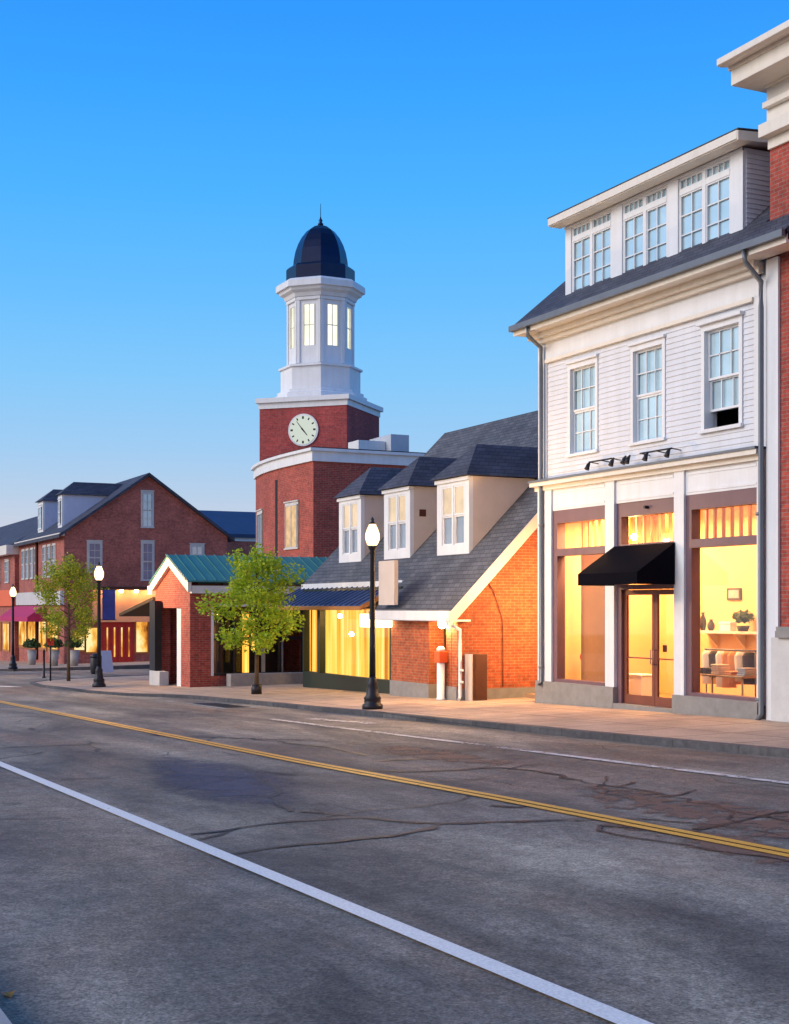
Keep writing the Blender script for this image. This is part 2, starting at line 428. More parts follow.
# ------------------------------------------------------------------ ground
def sheet(poly, zf, name, mat, th=0):
    mb = MB()
    if th: mb.prism([(x, y, zf(x, y)) for x, y in poly], (0, 0, -th))
    else: mb.add([(x, y, zf(x, y)) for x, y in poly], [tuple(range(len(poly)))])
    o = mb.build(name, mat); return struct(o)
sheet([(-1500, -1500), (300, -1500), (300, 1500), (-1500, 1500)], lambda x, y: road_z(x)-.02, 'ground', M['earth'])
sheet([(-400, .9), (60, .9), (60, 14.2), (-400, 14.2)], lambda x, y: road_z(x), 'road', M['asphalt'])
sheet([(-78.2, 14.2), (-59, 14.2), (-59, 90), (-78.2, 90)], lambda x, y: road_z(x)-.001, 'side_road', M['asphalt'])
KL = [(60, 14.2), (2, 14.2), (-12, 13.9), (-20, 13.45), (-28, 13.05), (-33.5, 12.75), (-37, 12.5), (-39, 12.35), (-40.6, 11.9), (-42, 11.3), (-45, 10.9), (-52, 10.7), (-55.5, 11.0), (-57.6, 12.2), (-58.6, 14.2), (-59, 17), (-59, 60)]
sheet(KL+[(60, 60)], walk_z, 'pavement', M['paving'], .4)
KF = [(-78.2, 60), (-78.2, 17), (-78.8, 14.6), (-80.5, 13.4), (-83, 13), (-400, 13)]
sheet(KF+[(-400, 60)], walk_z, 'far_pavement', M['paving'], .4)
sheet([(60, .93), (60, -30), (-300, -30), (-300, .93)], lambda x, y: GR*x+.12, 'near_pavement', M['paving'], .3)
def kerb(pl, name, w=.17, zf=walk_z, up=.012):
    mb = MB()
    for i in range(len(pl)-1):
        a, b = Vector(pl[i]), Vector(pl[i+1]); t = (b-a).normalized(); n = Vector((-t.y, t.x))
        if name != 'near_kerb' and False: n = -n
        q = [a-n*.0, b-n*.0, b+n*w, a+n*w]
        mb.hexa([(p.x, p.y, road_z(p.x)-.2) for p in q]+[(p.x, p.y, zf(p.x, p.y)+up) for p in q])
    return struct(mb.build(name, M['pot' if name == 'near_kerb' else 'kerb']))
kerb(KL, 'kerb'); kerb(KF, 'far_kerb')
kerb([(-300, .94), (60, .94)], 'near_kerb', .17, lambda x, y: GR*x+.12)
# markings
def strip(pts, w, name, mat, dz=.013):
    mb = MB()
    for i in range(len(pts)-1):
        a, b = Vector(pts[i]), Vector(pts[i+1]); t = (b-a).normalized(); n = Vector((-t.y, t.x))
        mb.add([(p.x, p.y, road_z(p.x)+dz) for p in (a-n*w/2, b-n*w/2, b+n*w/2, a+n*w/2)], [(0, 1, 2, 3)])
    return struct(mb.build(name, mat, fix=False))
def rp(*pp): return [tuple(road_pt(x, y)[:2]) for x, y in pp]
a, b_ = rp((0, 764.5), (629, 1024)); dx = Vector(b_)-Vector(a)
strip([tuple(Vector(a)-dx*14), a, b_, tuple(Vector(b_)+dx*3)], .15, 'white_edge_line', M['line_w'])
yl = rp((0, 702), (100, 722), (300, 762), (500, 799), (789, 855))
d0 = Vector(yl[-1])-Vector(yl[-2])
yl = [(yl[0][0]-120, yl[0][1]+.2)]+yl+[tuple(Vector(yl[-1])+d0*5)]
def offs(pl, o): return [(x, y+o) for x, y in pl]
strip(offs(yl, -.075), .11, 'yellow_centre_line', M['line_y']); strip(offs(yl, .075), .11, 'yellow_centre_line', M['line_y'])
wl = rp((330, 727), (500, 748), (789, 784)); d0 = Vector(wl[-1])-Vector(wl[-2])
wl = [(wl[0][0]-3, wl[0][1]-.1)]+wl+[tuple(Vector(wl[-1])+d0*4)]
strip(wl, .17, 'worn_parking_line', M['line_wf'])
strip(rp((310, 719), (372, 724)), .3, 'worn_parking_line', M['line_wf'])
strip(rp((-30, 686), (17, 687)), .55, 'stop_line', M['line_w'])
# cracks
CR = [[(150, 735), (230, 738), (330, 742)], [(245, 768), (258, 780), (272, 786), (275, 800), (290, 812)], [(230, 855), (300, 845), (390, 837), (432, 829), (440, 824), (520, 822), (600, 820)],
      [(190, 835), (290, 822), (350, 818), (440, 824)], [(88, 742), (98, 752)], [(600, 826), (640, 830), (700, 832)], [(600, 826), (598, 831), (630, 838), (690, 846), (789, 862)],
      [(330, 770), (420, 772), (500, 768), (540, 772)], [(540, 772), (600, 785), (650, 792)], [(650, 792), (720, 808), (789, 822)], [(695, 830), (740, 822), (789, 812)], [(735, 812), (728, 820), (740, 824)],
      [(260, 772), (300, 776), (330, 778)], [(300, 812), (350, 816)], [(490, 806), (520, 808), (528, 804)], [(60, 780), (110, 778)], [(0, 748), (50, 746), (110, 744)], [(380, 762), (430, 758)],
      [(30, 728), (40, 733)], [(240, 738), (330, 748), (365, 756)]]
mb = MB(); rr = random.Random(3)
for cr in CR:
    w = Vector(road_pt(*cr[0])[:2]); P = [w]
    for q in cr[1:]:
        e = Vector(road_pt(*q)[:2]); s = P[-1]; L = (e-s).length; k = max(2, int(L/.25)); nrm = Vector((-(e-s).y, (e-s).x)).normalized()
        for i in range(1, k): P.append(s.lerp(e, i/k)+nrm*rr.uniform(-.11, .11)*min(1, L/2))
        P.append(e)
    PS = [P]
    for p in P[1:-1]:
        if rr.random() < .16:
            dr = Vector((rr.uniform(-1, 1), rr.uniform(-1, 1))).normalized(); B = [p]
            for _ in range(rr.randint(2, 6)): dr = (dr+Vector((rr.uniform(-.5, .5), rr.uniform(-.5, .5)))).normalized(); B.append(B[-1]+dr*rr.uniform(.12, .3))
            PS.append(B)
    for P in PS:
      prev = None
      for i, p in enumerate(P):
        t = (P[min(i+1, len(P)-1)]-P[max(0, i-1)]).normalized(); n = Vector((-t.y, t.x)); hw = rr.choice((.014, .022, .034, .05))*rr.uniform(.7, 1.3)*(1 if P is PS[0] else .5)
        cur = (p-n*hw, p+n*hw)
        if prev: mb.add([(v.x, v.y, road_z(v.x)+.009) for v in (prev[0], cur[0], cur[1], prev[1])], [(0, 1, 2, 3)])
        prev = cur
for _ in range(70):
    x = rr.uniform(-52, -9); y = rr.uniform(3.9, 12.4) if rr.random() < .8 else rr.uniform(1.6, 3.4); dr = Vector((rr.uniform(-1, 1), rr.uniform(-.6, .6))).normalized(); B = [Vector((x, y))]
    for _k in range(rr.randint(4, 14)):
        dr = (dr+Vector((rr.uniform(-.45, .45), rr.uniform(-.45, .45)))).normalized(); q = B[-1]+dr*rr.uniform(.12, .32)
        if not 1.4 < q.y < 12.7: break
        B.append(q)
    prev = None
    for i, p in enumerate(B):
        t = (B[min(i+1, len(B)-1)]-B[max(0, i-1)])
        if t.length < .01: continue
        t.normalize(); n = Vector((-t.y, t.x)); hw = rr.uniform(.005, .018)
        cur = (p-n*hw, p+n*hw)
        if prev: mb.add([(v.x, v.y, road_z(v.x)+.009) for v in (prev[0], cur[0], cur[1], prev[1])], [(0, 1, 2, 3)])
        prev = cur
struct(mb.build('road_cracks', M['tar'], fix=False))
def patch(p, name, mat, dz=.0065):
    q = [road_pt(*k) for k in p]
    me = bpy.data.meshes.new(name); me.from_pydata([(v.x, v.y, road_z(v.x)+dz) for v in q], [], [(0, 1, 2, 3)])
    uv = me.uv_layers.new(name='UVMap')
    for i, c in enumerate([(0, 0), (1, 0), (1, 1), (0, 1)]): uv.data[i].uv = c
    me.materials.append(mat); o = bpy.data.objects.new(name, me); C.objects.link(o); struct(o)
patch([(560, 812), (900, 880), (900, 820), (480, 762)], 'road_stain', M['rust'])
patch([(340, 752), (480, 768), (600, 770), (330, 730)], 'road_stain', M['rust'])
patch([(560, 832), (900, 900), (900, 850), (560, 812)], 'road_stain', M['rust'], .0055)
patch([(150, 800), (330, 820), (300, 770), (130, 748)], 'road_patch', M['bluepatch'])

# ------------------------------------------------------------------ windows
def window(F, a0, a1, z0, z1, parent, d=-.06, cols=2, rows=2, cas=.1, fm='white', gm='sky_glass', split=True, head=True, sill=True, mun=.025, name='window', gm2=None, fr=.045):
    f = MB(); e = .03
    if cas > 0:
        f.fb(F, a0-cas, a0, d-.02, e, z0, z1); f.fb(F, a1, a1+cas, d-.02, e, z0, z1)
        f.fb(F, a0-cas, a1+cas, d-.02, e+.003, z1, z1+cas*1.2)
    if head: f.fb(F, a0-cas-.03, a1+cas+.03, 0, e+.06, z1+cas*1.2, z1+cas*1.2+.05)
    if sill: f.fb(F, a0-cas-.03, a1+cas+.03, d-.02, e+.045, z0-.06, z0)
    zm = (z0+z1)/2
    for lo, hi, dd in (((z0, zm, d-.015), (zm, z1, d+.01)) if split else ((z0, z1, d),)):
        f.fb(F, a0, a0+fr, dd-.02, dd+.025, lo, hi); f.fb(F, a1-fr, a1, dd-.02, dd+.025, lo, hi)
        f.fb(F, a0+fr, a1-fr, dd-.02, dd+.025, lo, lo+fr); f.fb(F, a0+fr, a1-fr, dd-.02, dd+.025, hi-fr, hi)
        for i in range(1, cols):
            c = a0+fr+(a1-a0-2*fr)*i/cols; f.fb(F, c-mun/2, c+mun/2, dd-.01, dd+.02, lo+fr, hi-fr)
        for i in range(1, rows):
            c = lo+fr+(hi-lo-2*fr)*i/rows; f.fb(F, a0+fr, a1-fr, dd-.009, dd+.019, c-mun/2, c+mun/2)
    w = f.build(name, M[fm], parent)
    p = MB(); 
    if gm2 and split:
        p.fb(F, a0+.01, a1-.01, d-.035, d-.025, zm, z1-.01); p.build('pane', M[gm], w)
        q = MB(); q.fb(F, a0+.01, a1-.01, d-.045, d-.035, z0+.01, zm); q.build('pane', M[gm2], w)
    else:
        p.fb(F, a0+.01, a1-.01, d-.035, d-.025, z0+.01, z1-.01); p.build('pane', M[gm], w)
    return w

# ================================================================== white clapboard shop
W = FY(17.45)
xL, xS, xR = W.A(540), W.A(766), W.A(778)
wb = thing('clapboard_building', 'three-storey white clapboard shop building with black awning over its door, tall lit display windows', 'building', (xL, 17.45, walk_z(xL, 17.45)))
zg = walk_z(xL, 17.45)-.3
z_sill = W.Z(560, 682); z_head = W.Z(555, 511); z_belt0 = W.Z(546, 491); z_belt1 = W.Z(546, 481.5)
z_sid = W.Z(551, 362.7); z_eb = W.Z(514.6, 336, .6)
BW = [(571, 596, 369, 453), (634, 663, 351, 442), (705.5, 740, 333.5, 428)]
ops = []
for p0, p1, y1, y0 in BW: ops.append((W.A(p0), W.A(p1), W.Z(p0, y0+1 if p0 < 600 else y0+2), W.Z(p0, y1)))
zw0, zw1 = sum(o[2] for o in ops)/3, sum(o[3] for o in ops)/3
ops = [(o[0], o[1], zw0, zw1) for o in ops]
# clapboards: real overlapping boards
def clap(mb, F, a0, a1, z0, z1, ops, step=.115):
    n = max(1, round((z1-z0)/step)); h = (z1-z0)/n
    for i in range(n):
        lo, hi = z0+i*h, z0+(i+1)*h
        segs = [(a0, a1)]
        for o in ops:
            if o[2] < (lo+hi)/2 < o[3]:
                segs = [s for g in segs for s in ((g[0], min(g[1], o[0])), (max(g[0], o[1]), g[1])) if s[1]-s[0] > .01]
        for s0, s1 in segs:
            q = [F.p(s0, 0, lo), F.p(s1, 0, lo), F.p(s1, .022, lo), F.p(s0, .022, lo), F.p(s0, 0, hi), F.p(s1, 0, hi), F.p(s1, .004, hi), F.p(s0, .004, hi)]
            mb.hexa(q)
mb = MB(); wall(mb, W, xL+.05, xS, z_belt1-.1, z_eb+.1, [(o[0]-.02, o[1]+.02, o[2]-.02, o[3]+.02) for o in ops], -.3, -.002)
mb.box(xL+.05, xL+.25, 17.76, 26, zg, z_eb+.1); mb.box(xL+.05, xS, 26, 26.2, zg, z_eb+.1); mb.box(xS-.2, xS, 17.76, 26, z_belt1, z_eb+.1)
mb.build('wall', M['siding'], wb)
mb = MB(); clap(mb, W, xL+.36, xS-.28, z_belt1+.04, z_sid, [(o[0]-.12, o[1]+.12, o[2]-.08, o[3]+.2) for o in ops]); mb.build('clapboards', M['siding'], wb)
mb = MB(); mb.fb(W, xL, xL+.36, 0, .05, z_belt1, z_eb-.05); mb.build('corner_board', M['white'], wb)
mb = MB(); mb.fb(W, xS-.28, xS-.14, 0, .05, z_belt1, z_eb-.05); mb.build('corner_board', M['white'], wb)
zb = walk_z(xR, 17.45)
mb = MB(); mb.fb(W, W.A(766, .12), W.A(778, .12), .07, .12, zb-.2, z_eb-.02); mb.build('corner_pilaster', M['white'], wb)
mb = MB(); mb.fb(W, xL, xS-.14, 0, .055, z_sid+.08, z_eb+.02); mb.build('frieze_board', M['white'], wb)
mb = MB(); mb.fb(W, xL+.36, xS-.28, 0, .1, z_sid, z_sid+.08); mb.build('frieze_moulding', M['cream'], wb)
# eave
xe0 = W.A(514.6, .6); xe1 = W.A(787, .6)
mb = MB()
mb.fb(W, xe0, xe1, .14, .58, z_eb, z_eb+.05); mb.fb(W, xe0+.1, xS, .056, .3, z_eb-.12, z_eb); mb.fb(W, xe0+.2, xS, .057, .18, z_eb-.22, z_eb-.12)
mb.fb(W, xe0-.02, xe1, .58, .62, z_eb-.01, z_eb+.2); mb.build('cornice', M['cream'], wb)
mb = MB(); mb.fb(W, xe0-.05, xe1+.02, .62, .74, z_eb+.09, z_eb+.22); mb.build('gutter', M['gutter'], wb)
# roof
slp = .83; zr = z_eb+.22
def rpt(x, d): return W.p(x, d, zr+(.66-d)*slp)
dR = 3.3; xB = W.A(769)
mb = MB(); mb.prism([rpt(xe0-.03, .66), rpt(xB, .66), rpt(xB, -dR), rpt(xe0-.03, -dR)], (0, 0, -.12))
mb.prism([rpt(xB, .66), rpt(xe1+.02, .66), rpt(xe1+.02, .08), rpt(xB, .08)], (0, 0, -.12))
mb.prism([rpt(xe0-.03, -dR), rpt(xB, -dR), W.p(xB, -9, zr), W.p(xe0-.03, -9, zr)], (0, 0, -.12)); mb.build('roof', M['slate_d'], wb)
mb = MB(); mb.fp(FX(xe0+.35), [(17.45, z_eb), (26.0, z_eb), (17.45+dR, zr+(.66+dR)*slp-.15)], -.1, .0); mb.build('gable_wall', M['siding'], wb)
# dormer
dd = -.02; D = FY(17.47)
da0, da1 = D.A(566), D.A(744)
zd0 = D.Z(566, 306)
zd1 = D.Z(574, 224.5)
dm = MB(); dops = []
units = [(573, 611), (624, 667), (680, 730)]
zt1 = D.Z(573, 239-2.5); zt0 = D.Z(680, 192); zl1 = D.Z(680, 199); zl0 = D.Z(573, 300.5)
zt1 = (D.Z(573, 236)+D.Z(680, 174))/2
zt0, zl1, zl0 = D.Z(680, 189.5), D.Z(680, 196), D.Z(681, 257)
for p0, p1 in units: dops.append((D.A(p0), D.A(p1), zl0, zt1))
wall(dm, D, da0, da1, zd0-.35, zd1, dops, -.2, 0)
dorm = dm.build('dormer', M['white'], wb)
for o in dops:
    m_ = (o[0]+o[1])/2
    for s0, s1 in ((o[0], m_-.05), (m_+.05, o[1])):
        window(D, s0, s1, zl0, zl1, dorm, -.03, 2, 3, 0, 'white', 'sky_glass', False, False, False, .024, fr=.03)
        window(D, s0, s1, zt0-.02, zt1+.03, dorm, -.03, 4, 1, 0, 'white', 'sky_glass', False, False, False, .02, fr=.022)
    mb = MB(); mb.fb(D, o[0], o[1], -.1, .01, zl1, zt0-.02); mb.fb(D, m_-.05, m_+.05, -.1, .012, zl0, zt1); mb.build('mullion', M['white'], dorm)
mb = MB()
for p in ((566, 572), (612, 623), (668, 679), (731, 744)):
    mb.fb(D, D.A(p[0])+.02, D.A(p[1]), 0, .03, zd0-.05, zd1)
mb.fb(D, da0, da1, .001, .06, zd0-.04, zd0+.06); mb.fb(D, da0, da1, .001, .05, zt1+.05, zd1); mb.build('trim', M['white'], dorm)
mb = MB(); K = Frame((da1, 17.47), (0, 1), (1, 0))
mb.fp(K, [(0.2, zd0-.3), (3.2, zd0+2.0), (3.2, zd1+.05), (0.2, zd1)], -.1, 0)
nb = 20
for i in range(nb):
    lo = zd0-.1+(zd1-zd0+.1)*i/nb; hi = lo+(zd1-zd0+.1)/nb
    mb.hexa([K.p(0.05, 0, lo), K.p(3.2, 0, lo), K.p(3.2, .022, lo), K.p(.05, .022, lo), K.p(.05, 0, hi), K.p(3.2, 0, hi), K.p(3.2, .004, hi), K.p(.05, .004, hi)])
mb.build('cheek', M['siding'], dorm)
mb = MB(); mb.box(da0-.02, da0+.1, 17.68, 20.7, zd0, zd1); mb.build('cheek', M['siding'], dorm)
zd1 += .05; r0, r1 = D.A(549, .4), D.A(738, .4)
mb = MB(); mb.prism([D.p(r0, .4, zd1+.05), D.p(r1, .4, zd1+.05), D.p(r1, -3.4, zd1+.32), D.p(r0, -3.4, zd1+.32)], (0, 0, -.08)); mb.fb(D, r0, r1, .4, .43, zd1-.03, zd1+.13)
mb.fb(D, r0, r1, .08, .4, zd1-.05, zd1-.032)
mb.prism([D.p(r1, .42, zd1-.06), D.p(r1, .42, zd1+.12), D.p(r1, -3.4, zd1+.38), D.p(r1, -3.4, zd1+.2)], (.03, 0, 0)); mb.build('roof_fascia', M['cream'], dorm)
mb = MB(); mb.prism([D.p(r0-.02, .44, zd1+.155), D.p(r1+.05, .44, zd1+.155), D.p(r1+.05, -3.4, zd1+.46), D.p(r0-.02, -3.4, zd1+.46)], (0, 0, -.02)); mb.build('roof', M['slate_d'], dorm)
# upper windows
for i, o in enumerate(ops):
    if i < 2: window(W, *o, wb, -.09, 3, 2, .1, 'white', 'sky_glass', mun=.022)
    else:
        f = MB(); z0, z1 = o[2], o[3]; a0, a1 = o[0], o[1]; zm = (z0+z1)/2; lift = .36; d = -.09
        f.fb(W, a0-.1, a0, d-.1, .035, z0, z1); f.fb(W, a1, a1+.1, d-.1, .035, z0, z1); f.fb(W, a0-.1, a1+.1, d-.02, .038, z1, z1+.12)
        f.fb(W, a0-.15, a1+.15, 0, .125, z1+.12, z1+.18); f.fb(W, a0-.13, a1+.13, d-.1, .095, z0-.07, z0)
        for lo, hi, q in ((z0+lift, zm+.02, d-.05), (zm, z1, d)):
            f.fb(W, a0, a0+.045, q-.02, q+.025, lo, hi); f.fb(W, a1-.045, a1, q-.02, q+.025, lo, hi)
            f.fb(W, a0+.045, a1-.045, q-.02, q+.025, lo, lo+.045); f.fb(W, a0+.045, a1-.045, q-.02, q+.025, hi-.045, hi)
            for k in (1, 2): c = a0+(a1-a0)*k/3; f.fb(W, c-.011, c+.011, q-.01, q+.02, lo, hi)
            if hi == z1: f.fb(W, a0, a1, q-.01, q+.02, (lo+hi)/2-.011, (lo+hi)/2+.011)
        w = f.build('open_window', M['white'], wb); w['label'] = 'sash window with its lower half raised'
        mb = MB(); mb.fb(W, a0, a1, d-.03, d-.02, zm, z1); mb.fb(W, a0, a1, d-.09, d-.08, z0+lift, zm); mb.build('pane', M['sky_glass'], w)
        mb = MB(); mb.fb(W, a0-.3, a1+.3, -1.6, -1.5, z0-.3, z1); mb.build('dark_room_sheet', M['dark'], w)  # dark sheet stands in for the unlit room behind the sash
# storefront belt
mb = MB(); mb.fb(W, xL-.05, xS, 0, .12, z_belt0, z_belt0+(z_belt1-z_belt0)*.45); mb.fb(W, xL-.1, xS, 0, .24, z_belt0+(z_belt1-z_belt0)*.45, z_belt1-.03)
mb.build('storefront_cornice', M['cream'], wb)
mb = MB(); mb.fb(W, xL-.12, xS, 0, .27, z_belt1-.03, z_belt1+.02); mb.build('flashing', M['gutter'], wb)
zbh = z_belt0
PIL = [(540.5, 554), (608, 617), (677, 687), (760, 766)]
mb = MB(); mb.fb(W, xL, xS, -.3, .03, z_head, zbh)
for p in ((556, 606), (619, 675), (689, 758)): 
    a0, a1 = W.A(p[0]), W.A(p[1]); mb.fb(W, a0, a1, .03, .045, z_head+.05, z_head+.1); mb.fb(W, a0, a1, .03, .045, zbh-.1, zbh-.05)
mb.build('storefront_frieze', M['white'], wb)
for i, (p0, p1) in enumerate(PIL):
    mb = MB(); a0, a1 = W.A(p0), W.A(p1); mb.fb(W, a0, a1, -.25, .08, zg if i in (1,) else z_sill-.1, z_head-.01)
    mb.fb(W, a0-.03, a1+.03, .0, .11, z_head-.1, z_head+.02) if False else mb.fb(W, a0, a1, .031, .081, z_head-.01, zbh)
    mb.build('pilaster', M['white'], wb)
mb = MB()
mb.fb(W, xL-.03, W.A(617)+.015, -.26, .12, zg, z_sill); mb.build('plinth', M['stone'], wb)
mb = MB(); mb.fb(W, W.A(677)-.015, W.A(762), -.26, .12, zg, z_sill-.04); mb.build('plinth', M['stone'], wb)
def shopwin(p0, p1, zt_, zb_, zs, nm):
    a0, a1 = W.A(p0), W.A(p1); f = MB()
    f.fb(W, a0, a1, -.2, .02, z_head-.3, z_head); f.fb(W, a0, a0+.17, -.2, .02, zs, z_head-.3); f.fb(W, a1-.1, a1, -.2, .02, zs, z_head-.3)
    f.fb(W, a0+.17, a1-.1, -.2, .03, zb_-.17, zb_); f.fb(W, a0+.17, a1-.1, -.2, .04, zs, zs+.07)
    o = f.build('display_window', M['mauve'], wb)
    mb = MB(); mb.fb(W, a0+.17, a1-.1, -.12, -.11, zs, z_head-.3); mb.build('pane', M['shop_glass'], o)
    return a0, a1
z_tb = W.Z(565, 548.5)
shopwin(554, 608, 0, z_tb, z_sill, 'l'); shopwin(687, 763, 0, z_tb, z_sill-.04, 'r')
# entrance
a0, a1 = W.A(617), W.A(677); zd = W.Z(650, 589); zfl = W.Z(650, 707)
f = MB(); f.fb(W, a0, a1, -.25, 0, z_head-.3, z_head); f.fb(W, a0, a0+.16, -.2, 0, zfl, z_head-.3); f.fb(W, a1-.04, a1, -.35, 0, zfl, z_head-.3)
f.fb(W, a0+.16, a1-.04, -.3, 0, zd, zd+.1); f.fb(W, a0+.16, a1-.04, -.3, .0, z_tb-.1, z_tb)
o = f.build('entrance_frame', M['mauve'], wb)
mb = MB(); mb.fb(W, a0+.16, a1-.04, -.15, -.14, zd+.1, z_head-.3); mb.build('pane', M['shop_glass'], o)
am = W.A(652)
for q0, q1 in ((a0+.17, am-.006), (am+.006, a1-.05)):
    f = MB(); f.fb(W, q0, q0+.09, -.12, -.07, zfl+.02, zd-.01); f.fb(W, q1-.09, q1, -.12, -.07, zfl+.02, zd-.01)
    f.fb(W, q0+.09, q1-.09, -.12, -.07, zfl+.02, zfl+.22); f.fb(W, q0+.09, q1-.09, -.12, -.07, zd-.12, zd-.01); f.fb(W, q0+.09, q1-.09, -.11, -.08, zfl+1.0, zfl+1.03)
    o = f.build('entrance_door', M['redwood'], wb)
    mb = MB(); mb.fb(W, q0+.09, q1-.09, -.10, -.09, zfl+.22, zd-.12); mb.build('pane', M['shop_glass'], o)
    hx = q1-.045 if q0 < am-.3 and q1 < am else q0+.045
    mb = MB(); mb.tube([W.p(hx, -.07, zfl+.9), W.p(hx, -.0, zfl+.9), W.p(hx, -.0, zfl+1.2), W.p(hx, -.07, zfl+1.2)], .012); mb.build('handle', M['gutter'], o)
mb = MB(); mb.fb(W, a0, a1, -.5, .12, zg, zfl+.015); mb.build('door_step', M['stone'], wb)
mb = MB(); mb.tube([W.p(W.A(648), .0, z_head-.15), W.p(W.A(648), .1, z_head-.15)], .035); mb.build('door_camera', M['black'], wb)
# notice on the door
Dn = FY(17.65); mb = MB(); c0 = Dn.A(665); mb.fb(Dn, c0-.07, c0+.07, .0, .006, Dn.Z(665, 652), Dn.Z(665, 645)); mb.build('door_notice', M['brown'], wb)
# awning
aw0, aw1 = W.A(617.5), W.A(678.5); zt = W.Z(618, 546.5); zf = W.Z(582, 574, 1.03); zv = W.Z(582, 585.5, 1.03)
mb = MB()
mb.add([W.p(aw0, .09, zt), W.p(aw1, .09, zt), W.p(aw1, 1.03, zf), W.p(aw0, 1.03, zf), W.p(aw1, 1.03, zv), W.p(aw0, 1.03, zv), W.p(aw0, .09, zv), W.p(aw1, .09, zv)],
       [(0, 1, 2, 3), (3, 2, 4, 5), (0, 3, 5, 6), (1, 7, 4, 2)])
o = mb.build('awning', M['awning'], wb); sm = o.modifiers.new('thick', 'SOLIDIFY'); sm.thickness = .015
for a in (aw0+.02, (aw0+aw1)/2, aw1-.02):
    mb = MB(); mb.tube([W.p(a, .09, zt-.03), W.p(a, 1.0, zf-.03), W.p(a, 1.0, zv)], .012, 6); mb.build('awning_bracket', M['black'], wb)
# downspouts
def downspout(pts, par, r=.05, m='gutter'):
    mb = MB(); mb.tube(pts, r, 8)
    for z in [pts[-1][2]+.4, (pts[-1][2]+pts[-3][2])/2]: mb.lathe((pts[-1][0], pts[-2][1], z), [(r+.015, 0), (r+.015, .06)], 8)
    return mb.build('downspout', M[m], par)
xa = W.A(541, .14); xq = W.A(527, .68); downspout([W.p(xq, .68, z_eb+.1), W.p(xq, .66, z_eb-.12), W.p(xa, .14, z_eb-.32), W.p(xa, .14, z_eb-.8), W.p(xa, .14, z_sill-.02), W.p(xa, .2, z_sill-.1)], wb)
xa = W.A(761, .2); xq = W.A(744, .68)
downspout([W.p(xq, .68, z_eb+.1), W.p(xq, .66, z_eb-.12), W.p(xa, .2, z_eb-.42), W.p(xa, .2, z_eb-.9), W.p(xa, .2, zg+.6), W.p(xa-.05, .26, zg+.42)], wb)
# sign lights rail
zq = W.Z(600, 463, .25)-.02
for p0, p1 in ((589, 612), (640, 672)):
    mb = MB()
    q0, q1 = W.A(p0, .25), W.A(p1, .25); mb.tube([W.p(q0, .25, zq+.08), W.p(q1, .25, zq+.08)], .016, 6)
    for q in (q0+.02, (q0+q1)/2, q1-.02): mb.tube([W.p(q, .0, zq+.05), W.p(q, .25, zq+.08)], .013, 6)
    mb.build('sign_light_rail', M['black'], wb)
for px in (590, 614, 626, 630, 648, 670):
    q = W.A(px, .25); mb = MB(); mb.tube([W.p(q, .25, zq+.08), W.p(q, .3, zq+.0), W.p(q, .34, zq-.09)], [.018, .045, .06], 8); mb.build('spotlight', M['black'], wb)

# shop interior
ins = thing('shop_interior', 'lit cream shop room behind the display windows of the white building', 'room', (xL+2, 19, zfl))
y0i, y1i = 17.72, 24.0; x0i, x1i = xL+.3, xS-.22; zc = z_head+.05
mb = MB(); mb.box(x0i-1, x1i, y0i-.25, y1i, zfl-.1, zfl); mb.build('floor', M['wood'], ins)
mb = MB(); mb.box(x0i, x1i, y0i, y1i, zc, zc+.1); mb.build('ceiling', M['plaster'], ins)
BK = FY(20.6)
mb = MB(); mb.fb(BK, x0i, x1i, -.1, 0, zfl, zc); mb.box(x0i-.1, x0i, y0i, 20.6, zfl, zc); mb.box(x1i, x1i+.1, y0i, 20.6, zfl, zc); mb.build('wall', M['plaster'], ins)
P1 = FY(18.02)
mb = MB(); mb.fb(P1, P1.A(581), P1.A(613), -.05, 0, zfl, z_head-.9); mb.build('backdrop_panel', M['panel'], ins)
# transom glazing bars seen through the top lights
mb = MB()
for i in range(26):
    a = x0i+.2+i*(x1i-x0i-.4)/26; mb.box(a, a+.05, 18.3, 18.36, z_tb-.05, zc)
mb.build('ceiling_slats', M['panel'], ins)
for (px, zz) in ((634, 2.6),):
    q = FY(18.2); a = q.A(px)
    zz = q.Z(634, 537)-zfl
    mb = MB(); mb.sph((a, 18.2, zfl+zz), .07, .07, .07); mb.build('ceiling_lamp', M['bulb'], ins)
# stock
sh = FY(20.3)
def at_floor(F, px): return (F.A(px), F.o[1], zfl)
t = thing('wall_shelf', 'long cream shelf on the back wall of the right display window', 'shelf', (sh.A(730), 20.4, sh.Z(730, 636)))
zsf = sh.Z(730, 631)
mb = MB(); mb.fb(sh, sh.A(698), sh.A(764), -.28, .1, zsf-.06, zsf); mb.build('board', M['cloth_w'], t)
for px in (708, 735, 755): mb = MB(); mb.fp(FX(sh.A(px)), [(20.57, zsf-.06), (20.57, zsf-.4), (20.25, zsf-.06)], 0, .04); mb.build('bracket', M['cloth_w'], t)
def vase(x, y, z, h, r, mat, lab, nm='vase'):
    mb = MB(); mb.lathe((x, y, z), [(r*.6, 0), (r, h*.35), (r*.9, h*.6), (r*.4, h*.85), (r*.5, h)], 12); return tag(mb.build(nm, M[mat]), lab, nm.replace('_', ' '), 'ornaments on the shop shelf')
vase(sh.A(703), 20.3, zsf, .42, .08, 'cloth_d', 'tall dark vase at left end of the shop shelf')
vase(sh.A(711), 20.3, zsf, .26, .09, 'cloth_d', 'short dark vase standing second on the shop shelf')
mb = MB(); mb.fb(sh, sh.A(722), sh.A(733), -.1, .08, zsf, zsf+.2); mb.fb(sh, sh.A(721.5), sh.A(733.5), -.11, .09, zsf+.15, zsf+.21); tag(mb.build('gift_box', M['white'], bevel=.01), 'white lidded box in the middle of the shop shelf', 'box')
